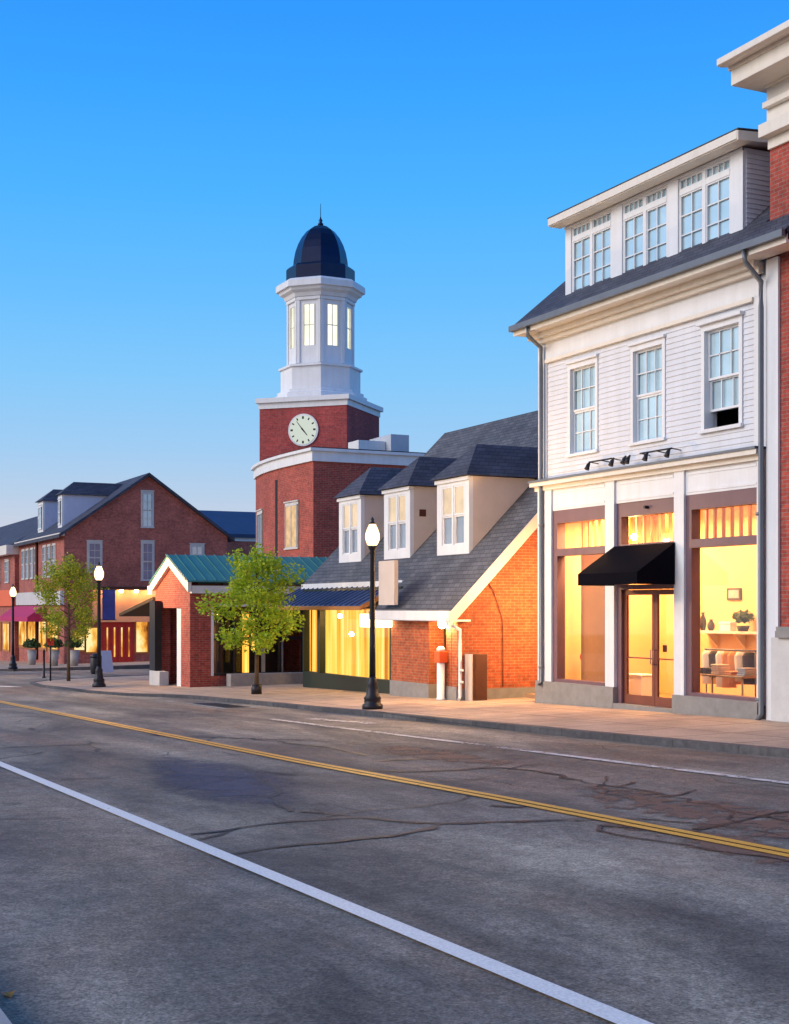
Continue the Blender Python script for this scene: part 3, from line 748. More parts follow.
def plantlet(x, y, z, r, n, mat, potm, lab, h=.2, sd=1):
    t = thing('potted_plant', lab, 'plant', (x, y, z))
    mb = MB(); mb.lathe((x, y, z), [(r*.35, 0), (r*.5, h), (r*.42, h*.95), (.01, h*.9)], 14); mb.build('pot', M[potm], t)
    k = random.Random(sd); mb = MB()
    for i in range(n):
        u = Vector((k.gauss(0, 1), k.gauss(0, 1), abs(k.gauss(0, 1))+.2)).normalized()*r*k.uniform(.4, 1.05); c = Vector((x, y, z+h+r*.25))+u*.9
        a = Vector((k.gauss(0, 1), k.gauss(0, 1), k.gauss(0, 1))).normalized()*r*.2; b = u.cross(a).normalized()*r*.13
        mb.add([c-a, c+b, c+a, c-b], [(0, 1, 2, 3)])
    mb.build('leaves', M[mat], t, fix=False)
    return t
plantlet(sh.A(743), 20.3, zsf, .3, 160, 'leafd', 'cloth_d', 'bushy dark plant in a small pot on the shop shelf', .12, 4)
mb = MB(); mb.fb(BK, BK.A(728), BK.A(742), 0, .04, BK.Z(735, 600), BK.Z(735, 588)); mb.m = 1; mb.fb(BK, BK.A(730), BK.A(740), .04, .045, BK.Z(735, 598), BK.Z(735, 590)); tag(mb.build('wall_picture', [M['cloth_d'], M['pot']]), 'small grey framed picture above the shop shelf', 'picture')
# garment rack
gr = FY(19.1); g0, g1 = gr.A(705), gr.A(757); zk = gr.Z(730, 650)
t = thing('garment_rack', 'chrome clothes rail standing in the right display window', 'clothes rack', ((g0+g1)/2, 19.1, zfl))
mb = MB(); mb.tube([(g0, 19.1, zk), (g1, 19.1, zk)], .018); mb.build('rail', M['gutter'], t)
for g in (g0+.05, g1-.05): mb = MB(); mb.tube([(g, 19.1, zfl+.05), (g, 19.1, zk)], .016); mb.tube([(g, 18.85, zfl+.03), (g, 19.35, zfl+.03)], .02); mb.build('upright', M['gutter'], t)
def garment(px, mat, ln, lab, w=.24):
    x = gr.A(px); mb = MB(); n = 10; k = random.Random(px); ring = []
    for j, (hw, z) in enumerate([(.05, -.03), (w*.45, -.12), (w*.42, -.4), (w*.5, -ln)]):
        for i in range(n):
            a = 2*math.pi*i/n; rr_ = 1+.18*math.sin(3*a+j)
            ring.append((x+.07*math.cos(a)*rr_+.08*math.sin(a), 19.1+hw*math.sin(a)*rr_, zk+z))
    fs = [(j*n+i, j*n+(i+1) % n, (j+1)*n+(i+1) % n, (j+1)*n+i) for j in range(3) for i in range(n)]+[tuple(range(n)), tuple(range(3*n, 4*n))]
    mb.smooth = True; mb.add(ring, fs); mb.smooth = False; mb.tube([(x, 19.1, zk-.05), (x, 19.1, zk+.03)], .006, 5)
    tag(mb.build('hanging_garment', M[mat]), lab, 'garment', 'clothes hanging on the rack')
for px, mt, ln, lb in ((709, 'cloth_w', .75, 'pale garment at the left end of the shop clothes rail'), (716, 'cloth_d', .6, 'short dark garment next to the leftmost pale one'), (723, 'cloth_w', .8, 'long pale dress left of the orange clothes on the rail'),
                       (729, 'cloth_o', .8, 'left of the two orange dresses on the shop rail'), (735, 'cloth_o', .72, 'right of the two orange dresses on the shop rail'), (742, 'cloth_w', .65, 'cream shirt hanging just right of the orange dresses'), (750, 'cloth_d', .7, 'dark garment near the right end of the shop rail')):
    garment(px, mt, ln, lb)
# low table with folded clothes in front of the rack
FT = FY(18.35); ta, tb2 = FT.A(703), FT.A(752); th_ = zfl+.72
t = thing('display_table', 'low wooden display table with folded clothes in the right display window', 'table', ((ta+tb2)/2, 18.35, zfl))
mb = MB(); mb.box(ta, tb2, 18.1, 18.6, th_-.04, th_); mb.build('table_top', M['wood'], t, bevel=.008)
for lx in (ta+.05, tb2-.05):
    for ly in (18.15, 18.55): mb = MB(); mb.tube([(lx, ly, zfl), (lx, ly, th_-.04)], .022, 8); mb.build('leg', M['wood'], t)
for i, (mt, n_, lb) in enumerate((('cloth_d', 3, 'dark stack of folded clothes at the left end of the display table'), ('cloth_w', 5, 'tallest pale stack of folded clothes on the display table'), ('cloth_o', 2, 'low orange stack of folded clothes on the display table'), ('pot', 4, 'grey stack of folded clothes at the right end of the display table'))):
    xx = ta+.16+(tb2-ta-.32)*i/3; mb = MB()
    for j in range(n_): o_ = rr.uniform(-.012, .012); mb.box(xx-.12+o_, xx+.12+o_, 18.2+o_, 18.5+o_, th_+j*.042, th_+j*.042+.039)
    tag(mb.build('folded_clothes', M[mt], bevel=.012), lb, 'clothes', 'stacks of folded clothes')
# left window
LW = FY(18.3)
mb = MB(); a_, b_ = LW.A(590), LW.A(611); mb.box(a_, b_, 18.1, 18.5, zfl+.62-.02, zfl+.62+.25)
mb.box(a_+.03, b_-.03, 18.13, 18.47, zfl, zfl+.6); tag(mb.build('display_plinth', M['white'], bevel=.01), 'white display plinth at the right of the left shop window', 'plinth')
mb = MB(); x = LW.A(584); zz = LW.Z(587, 657); mb.tube([(x, 18.3, zfl), (x, 18.3, zz-.1)], .02); mb.lathe((x, 18.3, zfl), [(.15, 0), (.15, .02), (.02, .03)], 12); mb.sph((x, 18.3, zz), .1, .1, .12); tag(mb.build('display_stand', M['red']), 'red ball-topped display stand in the left shop window', 'stand')
DW = FY(18.9); mb = MB(); a_, b_ = DW.A(628), DW.A(645); mb.box(a_, b_, 18.8, 19.2, zfl, DW.Z(640, 676)); mb.box(a_-.02, b_+.02, 18.78, 19.22, DW.Z(640, 676), DW.Z(640, 676)+.04); tag(mb.build('counter', M['white'], bevel=.01), 'low white counter seen through the left glass door leaf', 'counter')

def area(loc, rot, sx, sy, pw, col):
    l = bpy.data.lights.new('shop_light', 'AREA'); l.shape = 'RECTANGLE'; l.size = sx; l.size_y = sy; l.energy = pw; l.color = col
    o = bpy.data.objects.new('shop_light', l); C.objects.link(o); o.location = loc; o.rotation_euler = rot; return o
WARM = (1, .56, .23)
area(((x0i+x1i)/2-2.3, 19.0, zc-.25), (0, 0, 0), 1.5, 1.6, 480, WARM)
area(((x0i+x1i)/2+.2, 19.4, zc-.25), (0, 0, 0), 1.5, 1.6, 170, WARM)
area(((x0i+x1i)/2+2.3, 19.0, zc-.25), (0, 0, 0), 1.5, 1.6, 16, WARM)
area((W.A(586), 17.95, zc-.3), (R(15), 0, 0), 1.2, .2, 210, WARM)
area((W.A(650), 18.1, zc-.3), (R(25), 0, 0), 1.2, .2, 80, WARM)
area((W.A(726), 17.95, zc-.3), (R(15), 0, 0), 1.2, .2, 14, WARM)
# wall lantern in the gap between the two buildings (its pool of light is what the photo shows)
t = thing('wall_lantern', 'lit wall lantern in the gap between the brick shop and the white building', 'lamp', (xL+.05, 18.4, zfl+2.5))
mb = MB(); mb.tube([(xL+.05, 18.4, zfl+2.7), (xL-.18, 18.4, zfl+2.75), (xL-.18, 18.4, zfl+2.62)], .015, 6); mb.lathe((xL-.18, 18.4, zfl+2.56), [(.11, 0), (.09, .05), (.02, .09)], 10); mb.build('bracket', M['black'], t)
mb = MB(); mb.sph((xL-.18, 18.4, zfl+2.45), .08, .08, .11); mb.build('globe', M['filament2'], t)
# ================================================================== right brick building
xB = W.A(770)+.01; xBr = xB+9
bb = thing('brick_corner_building', 'tall red brick building with heavy cream cornice cut by the right edge', 'building', (xB, 17.45, walk_z(xB, 17.45)))
zB = lambda py, d=0: W.Z(770, py, d)
mb = MB(); mb.box(W.A(770, .06), xBr, 17.39, 27, zg, zB(139)); mb.build('wall', M['brick_r'], bb)
mb = MB(); mb.fb(W, W.A(771, .2), xBr, .121, .2, zb-.3, zB(637)); mb.build('stone_base', M['stone2'], bb)
mb = MB(); mb.fb(W, W.A(774, .3), xBr, .121, .28, zB(637), zB(637)+.12); mb.fb(W, W.A(775, .25), xBr, .121, .23, zB(637)+.12, zB(637)+.2); mb.build('base_moulding', M['stone'], bb)
mb = MB()
prof = [(152, 141, .12, 767.5), (141, 128, .3, 758), (128, 112, .12, 766.5), (112, 106, .24, 762), (106, 91, .12, 766.5), (91, 86, .2, 764)]
for y0, y1, d, px in prof: mb.fb(W, W.A(px, d), xBr, -8, d, W.Z(px, y0, d), W.Z(px, y1, d)) if False else mb.fb(W, W.A(px, d), xBr, -8, d, zB(y0), zB(y1))
zs1 = W.Z(731, 86, .75); xc = W.A(731, .75); zs2 = W.Z(731, 71, .75); xk = W.A(716.5, 1.05); zk1 = W.Z(716.5, 66, 1.05); zk2 = W.Z(716.5, 59.5, 1.05)
mb.fb(W, xc, xBr, -8, .75, zs1, zs2)
mb.fb(W, xc-.04, xBr, -8, .79, zs2, zs2+.07)
poly = [(.79, zs2+.07), (.98, zk1-.02), (1.05, zk1), (1.05, zk2), (-8, zk2), (-8, zs2+.07)]
mb.prism([W.p(xk, d, z) for d, z in poly], (xBr-xk, 0, 0))
mb.build('cornice', M['cream'], bb, bevel=.01)

# ================================================================== long brick cottage shop
XG = -27.72*1.0909; Y1 = 16.46
G1 = FY(Y1); GX = FX(XG)
ct = thing('brick_cottage_shop', 'low brick shop with steep slate roof and three white dormers left of the white building', 'building', (XG, Y1, walk_z(XG, Y1)))
# roof plane z = ky*(Y-16.25*S)+HC
K0 = 16.25
def rz(y): return HC+(y-K0)
xl = -41.7; Yr = 22.3
zgc = walk_z(xl, Y1)-.3
mb = MB()
mb.fp(GX, [(Y1+.02, zgc), (28.4, zgc), (28.4, rz(Y1)-.28), (Yr, rz(Yr)-.28), (Y1+.02, rz(Y1+.02)-.28)], -.3, 0); mb.build('gable_wall', M['brick_o'], ct)
mb = MB(); mb.fp(GX, [(Y1+.0, zgc), (28.4, zgc), (28.4, walk_z(XG, Y1)+.28), (Y1, walk_z(XG, Y1)+.28)], .0, .03); mb.build('gable_plinth', M['stone'], ct)
xp0, xp1 = G1.A(391), G1.A(429); xq0 = G1.A(446)
mb = MB(); mb.box(xp0, xp1, Y1, Y1+.5, zgc, HC-.05); mb.box(xq0, XG-.301, Y1+.01, Y1+.5, zgc, HC-.05); mb.box(xp1, xq0, Y1+.3, Y1+.6, G1.Z(440, 615), HC-.05); mb.build('front_wall', M['brick_o'], ct)
zpl = G1.Z(410, 682)
mb = MB(); mb.box(xp0-.02, xp1+.02, Y1-.03, Y1+.4, zgc, zpl); mb.build('pier_plinth', M['stone'], ct)
mb = MB(); mb.box(xq0-.02, XG+.03, Y1-.03, Y1+.0, zgc, zpl); mb.build('pier_plinth', M['stone'], ct)
# door recess
mb = MB(); F2 = FY(Y1+.45); mb.fb(F2, xp1, xq0, -.06, 0, zgc+.2, HC-.1); o = mb.build('side_door', M['darkgreen'], ct)
mb = MB(); mb.fb(F2, xp1+.25, xq0-.15, .0, .01, zgc+1.2, HC-.5); mb.build('pane', M['lit_warm'], o)
# roofs
rr_ = XG+.18
xcat = G1.A(381)
def rs(x0, x1, y0, y1): return [(x0, y0, rz(y0)), (x1, y0, rz(y0)), (x1, y1, rz(y1)), (x0, y1, rz(y1))]
mb = MB(); mb.prism(rs(xl-.15, rr_, 17.05, Yr), (0, 0, -.14)); mb.prism(rs(xcat, rr_, 16.2, 17.05), (0, 0, -.14))
mb.prism([(xl-.15, Yr, rz(Yr)), (rr_, Yr, rz(Yr)), (rr_, 28.6, rz(Yr)-6.3), (xl-.15, 28.6, rz(Yr)-6.3)], (0, 0, -.14)); mb.build('roof', M['slate'], ct)
mb = MB(); mb.fp(FX(xl), [(17.2, zgc), (28.4, zgc), (28.4, rz(17.2)-.3), (Yr, rz(Yr)-.3), (17.2, rz(17.2)-.3)], -.0, .3); mb.build('gable_wall', M['brick_o'], ct)
# rake board
mb = MB(); h = .3
mb.fp(FX(rr_), [(16.15, rz(16.15)-.02), (Yr, rz(Yr)-.02), (28.5, rz(Yr)-6.22), (28.5, rz(Yr)-6.55), (Yr, rz(Yr)-.02-h*1.2), (16.15, rz(16.15)-.02-h*1.2)], 0, .04); 
mb.fp(FX(rr_), [(16.15, rz(16.15)-.19), (Yr, rz(Yr)-.19), (Yr, rz(Yr)-.02-h*1.1), (16.15, rz(16.15)-.02-h*1.1)], -.18, -.001)
mb.build('rake_board', M['cream'], ct)
mb = MB(); ze = rz(16.2)
mb.box(xcat-.1, rr_+.02, 16.12, 16.19, ze-.27, ze-.02); mb.box(xcat-.1, rr_, 16.19, Y1+.3, ze-.29, ze-.24); mb.build('eave_fascia', M['white'], ct)
mb = MB(); ze2 = rz(17.05); mb.box(xl-.15, xcat+.3, 16.97, 17.04, ze2-.3, ze2-.02); mb.box(xl-.15, xcat+.3, 17.04, 17.4, ze2-.33, ze2-.27); mb.build('eave_fascia', M['white'], ct)
# boxed cheek between the two eaves
mb = MB(); c0, c1 = G1.A(379, .4), G1.A(394.5, .4); mb.box(c0, c1, 16.05, 16.17, HC+.08, HC+1.28); mb.build('boxed_cheek', M['beige'], ct)
# storefront under blue canopy
Fs = FY(Y1+.35)
s0, s1 = Fs.A(305), xp0
zt = HC+.35
f = MB(); zk0 = Fs.Z(350, 676)
f.fb(Fs, s0-.1, s1, -.15, .03, zgc, zk0); f.fb(Fs, s0-.1, s1, -.15, .04, zt-.35, zt+.25)
for px, w in ((304, .12), (318.5, .22), (391, .1)): f.fb(Fs, Fs.A(px), Fs.A(px)+w, -.15, .05, zk0, zt-.35)
o = f.build('storefront', M['darkgreen'], ct)
mb = MB(); mb.fb(Fs, s0, s1, -.1, -.09, zk0-.3, zt-.35); mb.build('pane', M['shop_glass'], o)
# pleated curtains
Fc = FY(Y1+.75); mb = MB(); n = 150; a0c, a1c = s0-.6, s1-.1
pr = None; kk = random.Random(5)
for i in range(n+1):
    a = a0c+(a1c-a0c)*i/n; d = .05*math.sin(i*1.1)+.02*kk.uniform(-1, 1)
    q = (Fc.p(a, d, zgc+.2), Fc.p(a, d, zt-.1))
    if pr: mb.add([pr[0], q[0], q[1], pr[1]], [(0, 1, 2, 3)])
    pr = q
mb.build('curtain', M['lit_yellow'], ct, fix=False)
for px, py in ((340, 616), (351.5, 634)):
    mb = MB(); a, z = Fs.hit(px, py, -.25); mb.sph(Fs.p(a, -.25, z), .07, .07, .07); mb.build('pendant_bulb', M['bulb'], ct)
mb = MB(); a0_, a1_ = G1.A(378), G1.A(394); mb.fb(G1, a0_, a1_, .05, .2, G1.Z(380, 627), G1.Z(380, 613)); o = mb.build('light_box', M['lit_white'], ct, bevel=.02); o['label'] = 'glowing white light box over the shop window'
mb = MB(); a0_, a1_ = G1.A(363), G1.A(371); mb.fb(G1, a0_, a1_, .0, .1, G1.Z(366, 627), G1.Z(366, 614)); mb.build('light_box', M['lit_white'], ct, bevel=.02)
# canopy
mb = MB(); q0, q1 = Fs.A(299), G1.A(381)
mb.prism([(q0-.3, 16.97, HC+.62), (q1, 16.97, HC+.62), (q1-.0, 15.85, HC+.06), (q0-.3, 15.85, HC+.06)], (0, 0, -.05))
for i in range(20):
    x = q0-.3+(q1-q0+.3)*i/19; mb.prism([(x-.012, 16.97, HC+.62), (x+.012, 16.97, HC+.62), (x+.012, 15.85, HC+.06), (x-.012, 15.85, HC+.06)], (0, 0, .035))
mb.build('canopy_roof', M['bluemetal'], ct)
mb = MB(); mb.box(q0-.32, q1+.02, 15.8, 15.86, HC-.06, HC+.05); mb.fp(FX(q1+.01), [(15.82, HC-.06), (15.82, HC+.07), (16.97, HC+.64), (16.97, HC+.5)], 0, .05)
for i in range(16):
    x = q0+(q1-q0)*i/15; mb.box(x, x+.06, 15.87, 16.8, HC-.04, HC+.0)
mb.build('canopy_rafters', M['panel'], ct)
# dormers
YD = 17.7; FD = FY(YD); zt_d = HC+3.48-.0; zt_d = FD.Z(453, 478.5)
for (p0, p1) in ((339, 361), (384, 410), (437, 469)):
    a0, a1 = FD.A(p0), FD.A(p1); zb_ = rz(YD)-.12
    dz0, dz1 = zb_+.38, zt_d-.2
    am_ = (a0+a1)/2
    mb = MB(); wo = (a0+.28, a1-.28, dz0, dz1)
    wall(mb, FD, a0, a1, zb_, zt_d, [wo], -.12, 0); d = mb.build('dormer', M['white'], ct)
    for q0_, q1_ in ((wo[0], am_-.04), (am_+.04, wo[1])):
        window(FD, q0_, q1_, dz0, dz1, d, -.05, 1, 1, 0, 'white', 'lit_dormer', True, False, False, .02, gm2='blue_glass')
    mb = MB(); mb.fb(FD, am_-.04, am_+.04, -.1, .005, dz0, dz1); mb.fb(FD, a0-.04, a1+.04, .0, .06, zt_d-.1, zt_d); mb.build('trim', M['white'], d)
    yc = zt_d-HC+K0
    for xx, t_ in ((a1-.1, .1), (a0, .1)):
        mb = MB(); mb.fp(FX(xx), [(YD+.12, rz(YD+.12)-.1), (YD+.12, zt_d), (yc, zt_d), (yc, zt_d-.1)], 0, t_); mb.build('cheek', M['beige'], d)  # cheek colour carries the side shading of a white dormer
    # hipped roof
    e = .16; zr_ = zt_d+.98; yr0 = YD+.75; yr1 = zr_-HC+K0
    z_ = zt_d+.02
    mb = MB(); v = [(a0-e, YD-e, z_), (a1+e, YD-e, z_), (a1+e, yc+.1, z_), (a0-e, yc+.1, z_), (am_, yr0, zr_), (am_, yr1+.1, zr_)]
    mb.add(v, [(0, 1, 4), (1, 2, 5, 4), (3, 0, 4, 5), (0, 3, 2, 1), (2, 3, 5)]); mb.build('dormer_roof', M['slate_d'], d)
o = MB(); a, z = FX(FD.A(410)).hit(422.5, 513); o.fb(FX(FD.A(410)), a-.1, a+.1, .0, .03, z-.1, z+.1); o.build('vent_cap', M['brown'], ct)
# downspout at the corner, wall light, conduit
downspout([(XG+.1, 16.1, HC-.25), (XG+.1, 16.12, HC-.35), (XG+.14, Y1+.02, HC-.55), (XG+.14, Y1+.02, HC-.9), (XG+.14, Y1+.02, walk_z(XG, Y1)+.1), (XG+.2, Y1-.05, walk_z(XG, Y1)+.04)], ct, .045, 'white')
a, z = G1.hit(443, 623, .1); mb = MB(); mb.sph((a, Y1-.12, z), .12, .12, .14); o = mb.build('wall_lamp', M['bulb'], ct)
mb = MB(); mb.tube([(a, Y1+.3, z+.05), (a, Y1-.05, z+.1)], .02); mb.build('bracket', M['black'], o)
a0, z0 = GX.hit(493, 590, .04); a1, z1 = GX.hit(503, 620, .04); 
mb = MB(); mb.tube([GX.p(a0-.2, .04, z0+.25), GX.p(a0, .04, z0), GX.p(a1, .04, z1), GX.p(a1, .04, walk_z(XG, a1)+.3)], .012, 6); mb.build('cable_conduit', M['brown'], ct)

# dark box in place of the wall's shaded niche, and bollard
a0, a1 = GX.A(469, .2), GX.A(483, .2); zb_ = walk_z(XG, a0); zt_ = GX.Z(470, 654, .2)
t = thing('shade_niche', 'narrow dark brown box standing in for a shaded niche in the orange-lit gable wall', 'niche', (XG+.2, a0, zb_))
mb = MB(); mb.fb(GX, a0, a1, .05, .42, zb_, zt_); mb.build('body', M['brown'], t, bevel=.015)
mb = MB(); mb.fb(GX, a0-.035, a0-.002, .05, .40, zb_, zt_); mb.build('lit_edge_strip', M['beige'], t)  # beige strip paints in the lit edge of the niche
mb = MB(); mb.fb(GX, a0+.05, a1-.05, .42, .432, zb_+.1, zt_-.1); mb.build('niche_face', M['brown'], t)
p = walk_pt(441, 700); t = thing('bollard_bin', 'white post with a bright orange box on top beside the cottage door', 'post', p)
mb = MB(); mb.lathe(p, [(.13, 0), (.13, .04), (.105, .05), (.105, 1.0)], 16); mb.build('post', M['white'], t)
mb = MB(); mb.box(p.x-.14, p.x+.14, p.y-.13, p.y+.13, p.z+.95, p.z+1.25); mb.build('orange_box', M['orange'], t, bevel=.03)
mb = MB(); mb.lathe((p.x, p.y, p.z+1.25), [(.12, 0), (.11, .06), (.06, .11), (.01, .12)], 16); mb.build('cap', M['white'], t)

# ================================================================== small green-roofed brick pavilion
YP = 14.06; FP = FY(YP); xp1 = FP.A(190); xp0 = FP.A(155.5); PX = FX(xp1); YE = 20.5
pv = thing('gabled_brick_pavilion', 'small brick pavilion with teal ridge roof and cream gable front at the kerb corner', 'building', (xp1, YP, walk_z(xp1, YP)))
zg_ = walk_z(xp0, YP)-.3; ze = FP.Z(190, 583); zpk = FP.Z(168, 560); xm = (xp0+xp1)/2
o0, o1 = FP.A(161), FP.A(181); zo = FP.Z(170, 608)
mb = MB(); wall(mb, FP, xp0, xp1, zg_, ze-.05, [(o0, o1, zg_+.1, zo)], -.35, 0); mb.fp(FP, [(xp0, ze-.05), (xp1, ze-.05), (xm, zpk-.1)], -.35, 0)
wa, wc = PX.A(211), PX.A(303); zw = PX.Z(250, 604); zl = PX.Z(250, 675)
wall(mb, PX, YP+.35, YE, zg_, ze-.05, [(wa, wc, zl, zw)], -.3, 0)
mb.box(xp0, xp0+.3, YP+.35, YE, zg_, ze-.05); mb.box(xp0+.3, xp1-.3, YE-.3, YE, zg_, ze-.05)
mb.build('wall', M['brick_r'], pv)
mb = MB(); mb.box(xp0+.3, xp1-.35, YP+1.2, YP+1.3, zg_, ze); mb.build('recess_wall', M['brown'], pv)
mb = MB(); c_ = FP.A(179); mb.box(c_-.25, c_+.25, YP+.0, YP+.3, zg_, zo-.02); mb.build('column', M['white'], pv)
# rake trim and roof
sl = (zpk-ze)/(xp1-xm)
mb = MB(); e = .22
for sgn in (-1, 1):
    xe = xm+sgn*((xp1-xm)+e)
    mb.fp(FP, [(xm, zpk+.12), (xe, ze-sl*e+.12), (xe, ze-sl*e-.22), (xm, zpk-.22)], .02, .14)
mb.box(xp1+.02, xp1+e-.012, YP+.0, YE, ze-sl*e-.26, ze-sl*e-.0); mb.fb(FP, xp0-e-.3, xp0+.05, .0, .16, ze-sl*e-.26, ze-sl*e+.06)
mb.build('cornice_trim', M['cream'], pv)
mb = MB()
zhi = zpk+.17; zlo = ze-sl*e+.17
mb.prism([(xm, YP-.17, zhi+.5), (xp1+e+.05, YP-.17, zlo), (xp1+e+.05, YE, zlo), (xm, YE, zhi+.5)], (0, 0, -.05)) if False else mb.prism([(xm, YP-.17, zhi), (xp1+e+.05, YP-.17, zlo), (xp1+e+.05, YE, zlo), (xm, YE, zhi)], (0, 0, -.05))
mb.prism([(xm, YP-.17, zhi), (xp0-e-.05, YP-.17, zlo), (xp0-e-.05, YE, zlo), (xm, YE, zhi)], (0, 0, -.05))
for i in range(18):
    y = YP-.25+i*(YE-YP)/18; mb.prism([(xm, y, zhi), (xp1+e+.05, y, zlo), (xp1+e+.05, y+.03, zlo), (xm, y+.03, zhi)], (0, 0, .04))
mb.build('roof', M['teal'], pv)
# glazed side
f = MB(); 
f.fb(PX, wa, wa+.08, -.1, .05, zl, zw)
f.fb(PX, wa, wc, -.1, .03, zw-.09, zw)
o = f.build('lintel', M['white'], pv)
f = MB(); nw = 4
for i in range(1, nw+1): a = wa+(wc-wa)*i/nw; f.fb(PX, a-.05, a+.03, -.12, .02, zl, zw-.09)
f.fb(PX, wa+.08, wc, -.12, .02, zl, zl+.08); f.fb(PX, wa+.08, wc, -.12, .021, PX.Z(250, 640), PX.Z(250, 637)); o = f.build('glazing_frame', M['black'], pv)
mb = MB(); mb.fb(PX, wa, wc, -.08, -.07, zl, zw); mb.build('pane', M['shop_glass'], o)
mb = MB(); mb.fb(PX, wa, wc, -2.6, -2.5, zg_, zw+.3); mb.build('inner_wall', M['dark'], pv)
for px, w, y0, y1, m in ((243, .22, 675, 612, 'lit_yellow'), (262, .12, 672, 640, 'greydoor'), (280, .12, 672, 640, 'greydoor'), (220, .35, 650, 632, 'panel'), (252, .18, 650, 618, 'lit_yellow')):
    q = FX(xp1-.7); a = q.A(px); mb = MB(); mb.fb(q, a, a+w, -.08, 0, q.Z(px, y1) if False else q.Z(px, y0), q.Z(px, y1)); mb.build('inner_panel', M[m], pv)
mb = MB(); mb.box(xp1+.25, xp1+.7, YP+1.2, YE-2.2, zg_, walk_z(xp1, 16)+.42); tag(mb.build('stone_bench', M['pot'], bevel=.02), 'long low stone bench along the glazed side of the brick pavilion', 'bench')
# left porch of the pavilion
t = thing('porch_canopy', 'dark thin slanting porch canopy on a post left of the brick pavilion', 'canopy', (xp0-1, YP, walk_z(xp0, YP)))
zc_ = FP.Z(150, 597)
mb = MB(); mb.prism([(xp0-.0, YP-.1, zc_), (xp0-.0, YP+3, zc_), (xp0-4.8, YP+3, zc_-.62), (xp0-4.8, YP-.1, zc_-.62)], (0, 0, -.12)); mb.build('roof_slab', M['bark'], t)
xs = FP.A(155, .3); mb = MB(); mb.fb(FP, FP.A(149.5, .3), xs-.02, .05, .3, walk_z(xs, YP)+.5, zc_-.15); mb.build('post', M['black'], t)
mb = MB(); mb.fb(FP, FP.A(149.5, .35), FP.A(159.5, .35), .02, .35, zg_, walk_z(xs, YP)+.5); mb.build('stone_pier', M['stone2'], t)

# ================================================================== clock tower building
XT = -52.45; YT = 21.8
tb = thing('clock_tower_building', 'red brick corner building crowned by a white octagonal clock tower with dark dome', 'building', (XT, YT, walk_z(XT, YT)))
ST = FX(XT); SF = FY(YT)
zc0, zc1 = ST.Z(312, 461), ST.Z(312, 448)
cur = [(XT, YT), (-54, 21.72), (-55.5, 21.68), (-57, 21.72), (-58.4, 21.85), (-59.8, 22.1), (-61.1, 22.45)]
foot = cur+[(-62.5, 33), (XT, 33)]
zf_ = walk_z(-60, 22)-.4
mb = MB(); mb.prism([(x, y, zf_) for x, y in foot], (0, 0, zc0-zf_)); mb.build('wall', M['brick_r'], tb)
def grow(pl, e):
    c = Vector((-57, 27.5)); out = []
    n = len(pl)
    for i in range(n):
        a, b, d = Vector(pl[i-1]), Vector(pl[i]), Vector(pl[(i+1) % n])
        n1 = Vector(((b-a).y, -(b-a).x)).normalized(); n2 = Vector(((d-b).y, -(d-b).x)).normalized()
        if (b-c).dot(n1) < 0: n1 = -n1
        if (b-c).dot(n2) < 0: n2 = -n2
        m = (n1+n2); m = m/m.dot(n1) if abs(m.dot(n1)) > .2 else m
        out.append(tuple(b+m*e))
    return out
mb = MB(); mb.prism([(x, y, zc0) for x, y in grow(foot, .1)], (0, 0, zc1-zc0-.12)); mb.prism([(x, y, zc1-.12) for x, y in grow(foot, .22)], (0, 0, .12)); mb.build('cornice', M['white'], tb)
mb = MB(); mb.prism([(x, y, zc1+.004) for x, y in grow(foot, .1)], (0, 0, .05)); mb.build('flat_roof', M['dark'], tb)
# windows on the curved front
def seg(i): 
    a, b = Vector(cur[i]), Vector(cur[i+1]); t = (a-b).normalized(); return Frame((b.x, b.y), (t.x, t.y), (t.y, -t.x)), (a-b).length
def pxframe(px):
    best = None
    for i in range(len(cur)-1):
        F, L = seg(i); a = F.A(px)
        if -.01 <= a <= L: return F, a
    return seg(len(cur)-2)[0], .3
F, a = pxframe(292); F2_ = F; a0 = F.A(285.5); a1 = F.A(299)
window(F, a0+.1, a1-.1, F.Z(292, 548), F.Z(292, 505), tb, .05, 2, 1, .1, 'stone2', 'lit_warm', False, True, True, .03)
F, a = pxframe(260); window(F, F.A(258), F.A(262.5), F.Z(260, 566), F.Z(260, 514), tb, .05, 1, 1, .12, 'stone2', 'blue_glass', False, True, True, .03)
F, a = pxframe(276.5); mb = MB(); mb.fb(F, a-.13, a+.13, -.02, .02, F.Z(276, 556), F.Z(276, 480)); mb.build('slot', M['dark'], tb)
# rooftop unit
RU = FX(XT-.7); q0, q1 = RU.A(372), RU.A(409); mb = MB(); mb.fb(RU, q0+.9, q1, -2.2, 0, zc1-.1, RU.Z(390, 434)); mb.build('rooftop_unit', M['greydoor'], tb)
mb = MB(); mb.fb(RU, RU.A(357)+.3, q0+.88, -1.6, -.5, zc1-.1, RU.Z(370, 439)); mb.build('rooftop_unit', M['white'], tb)
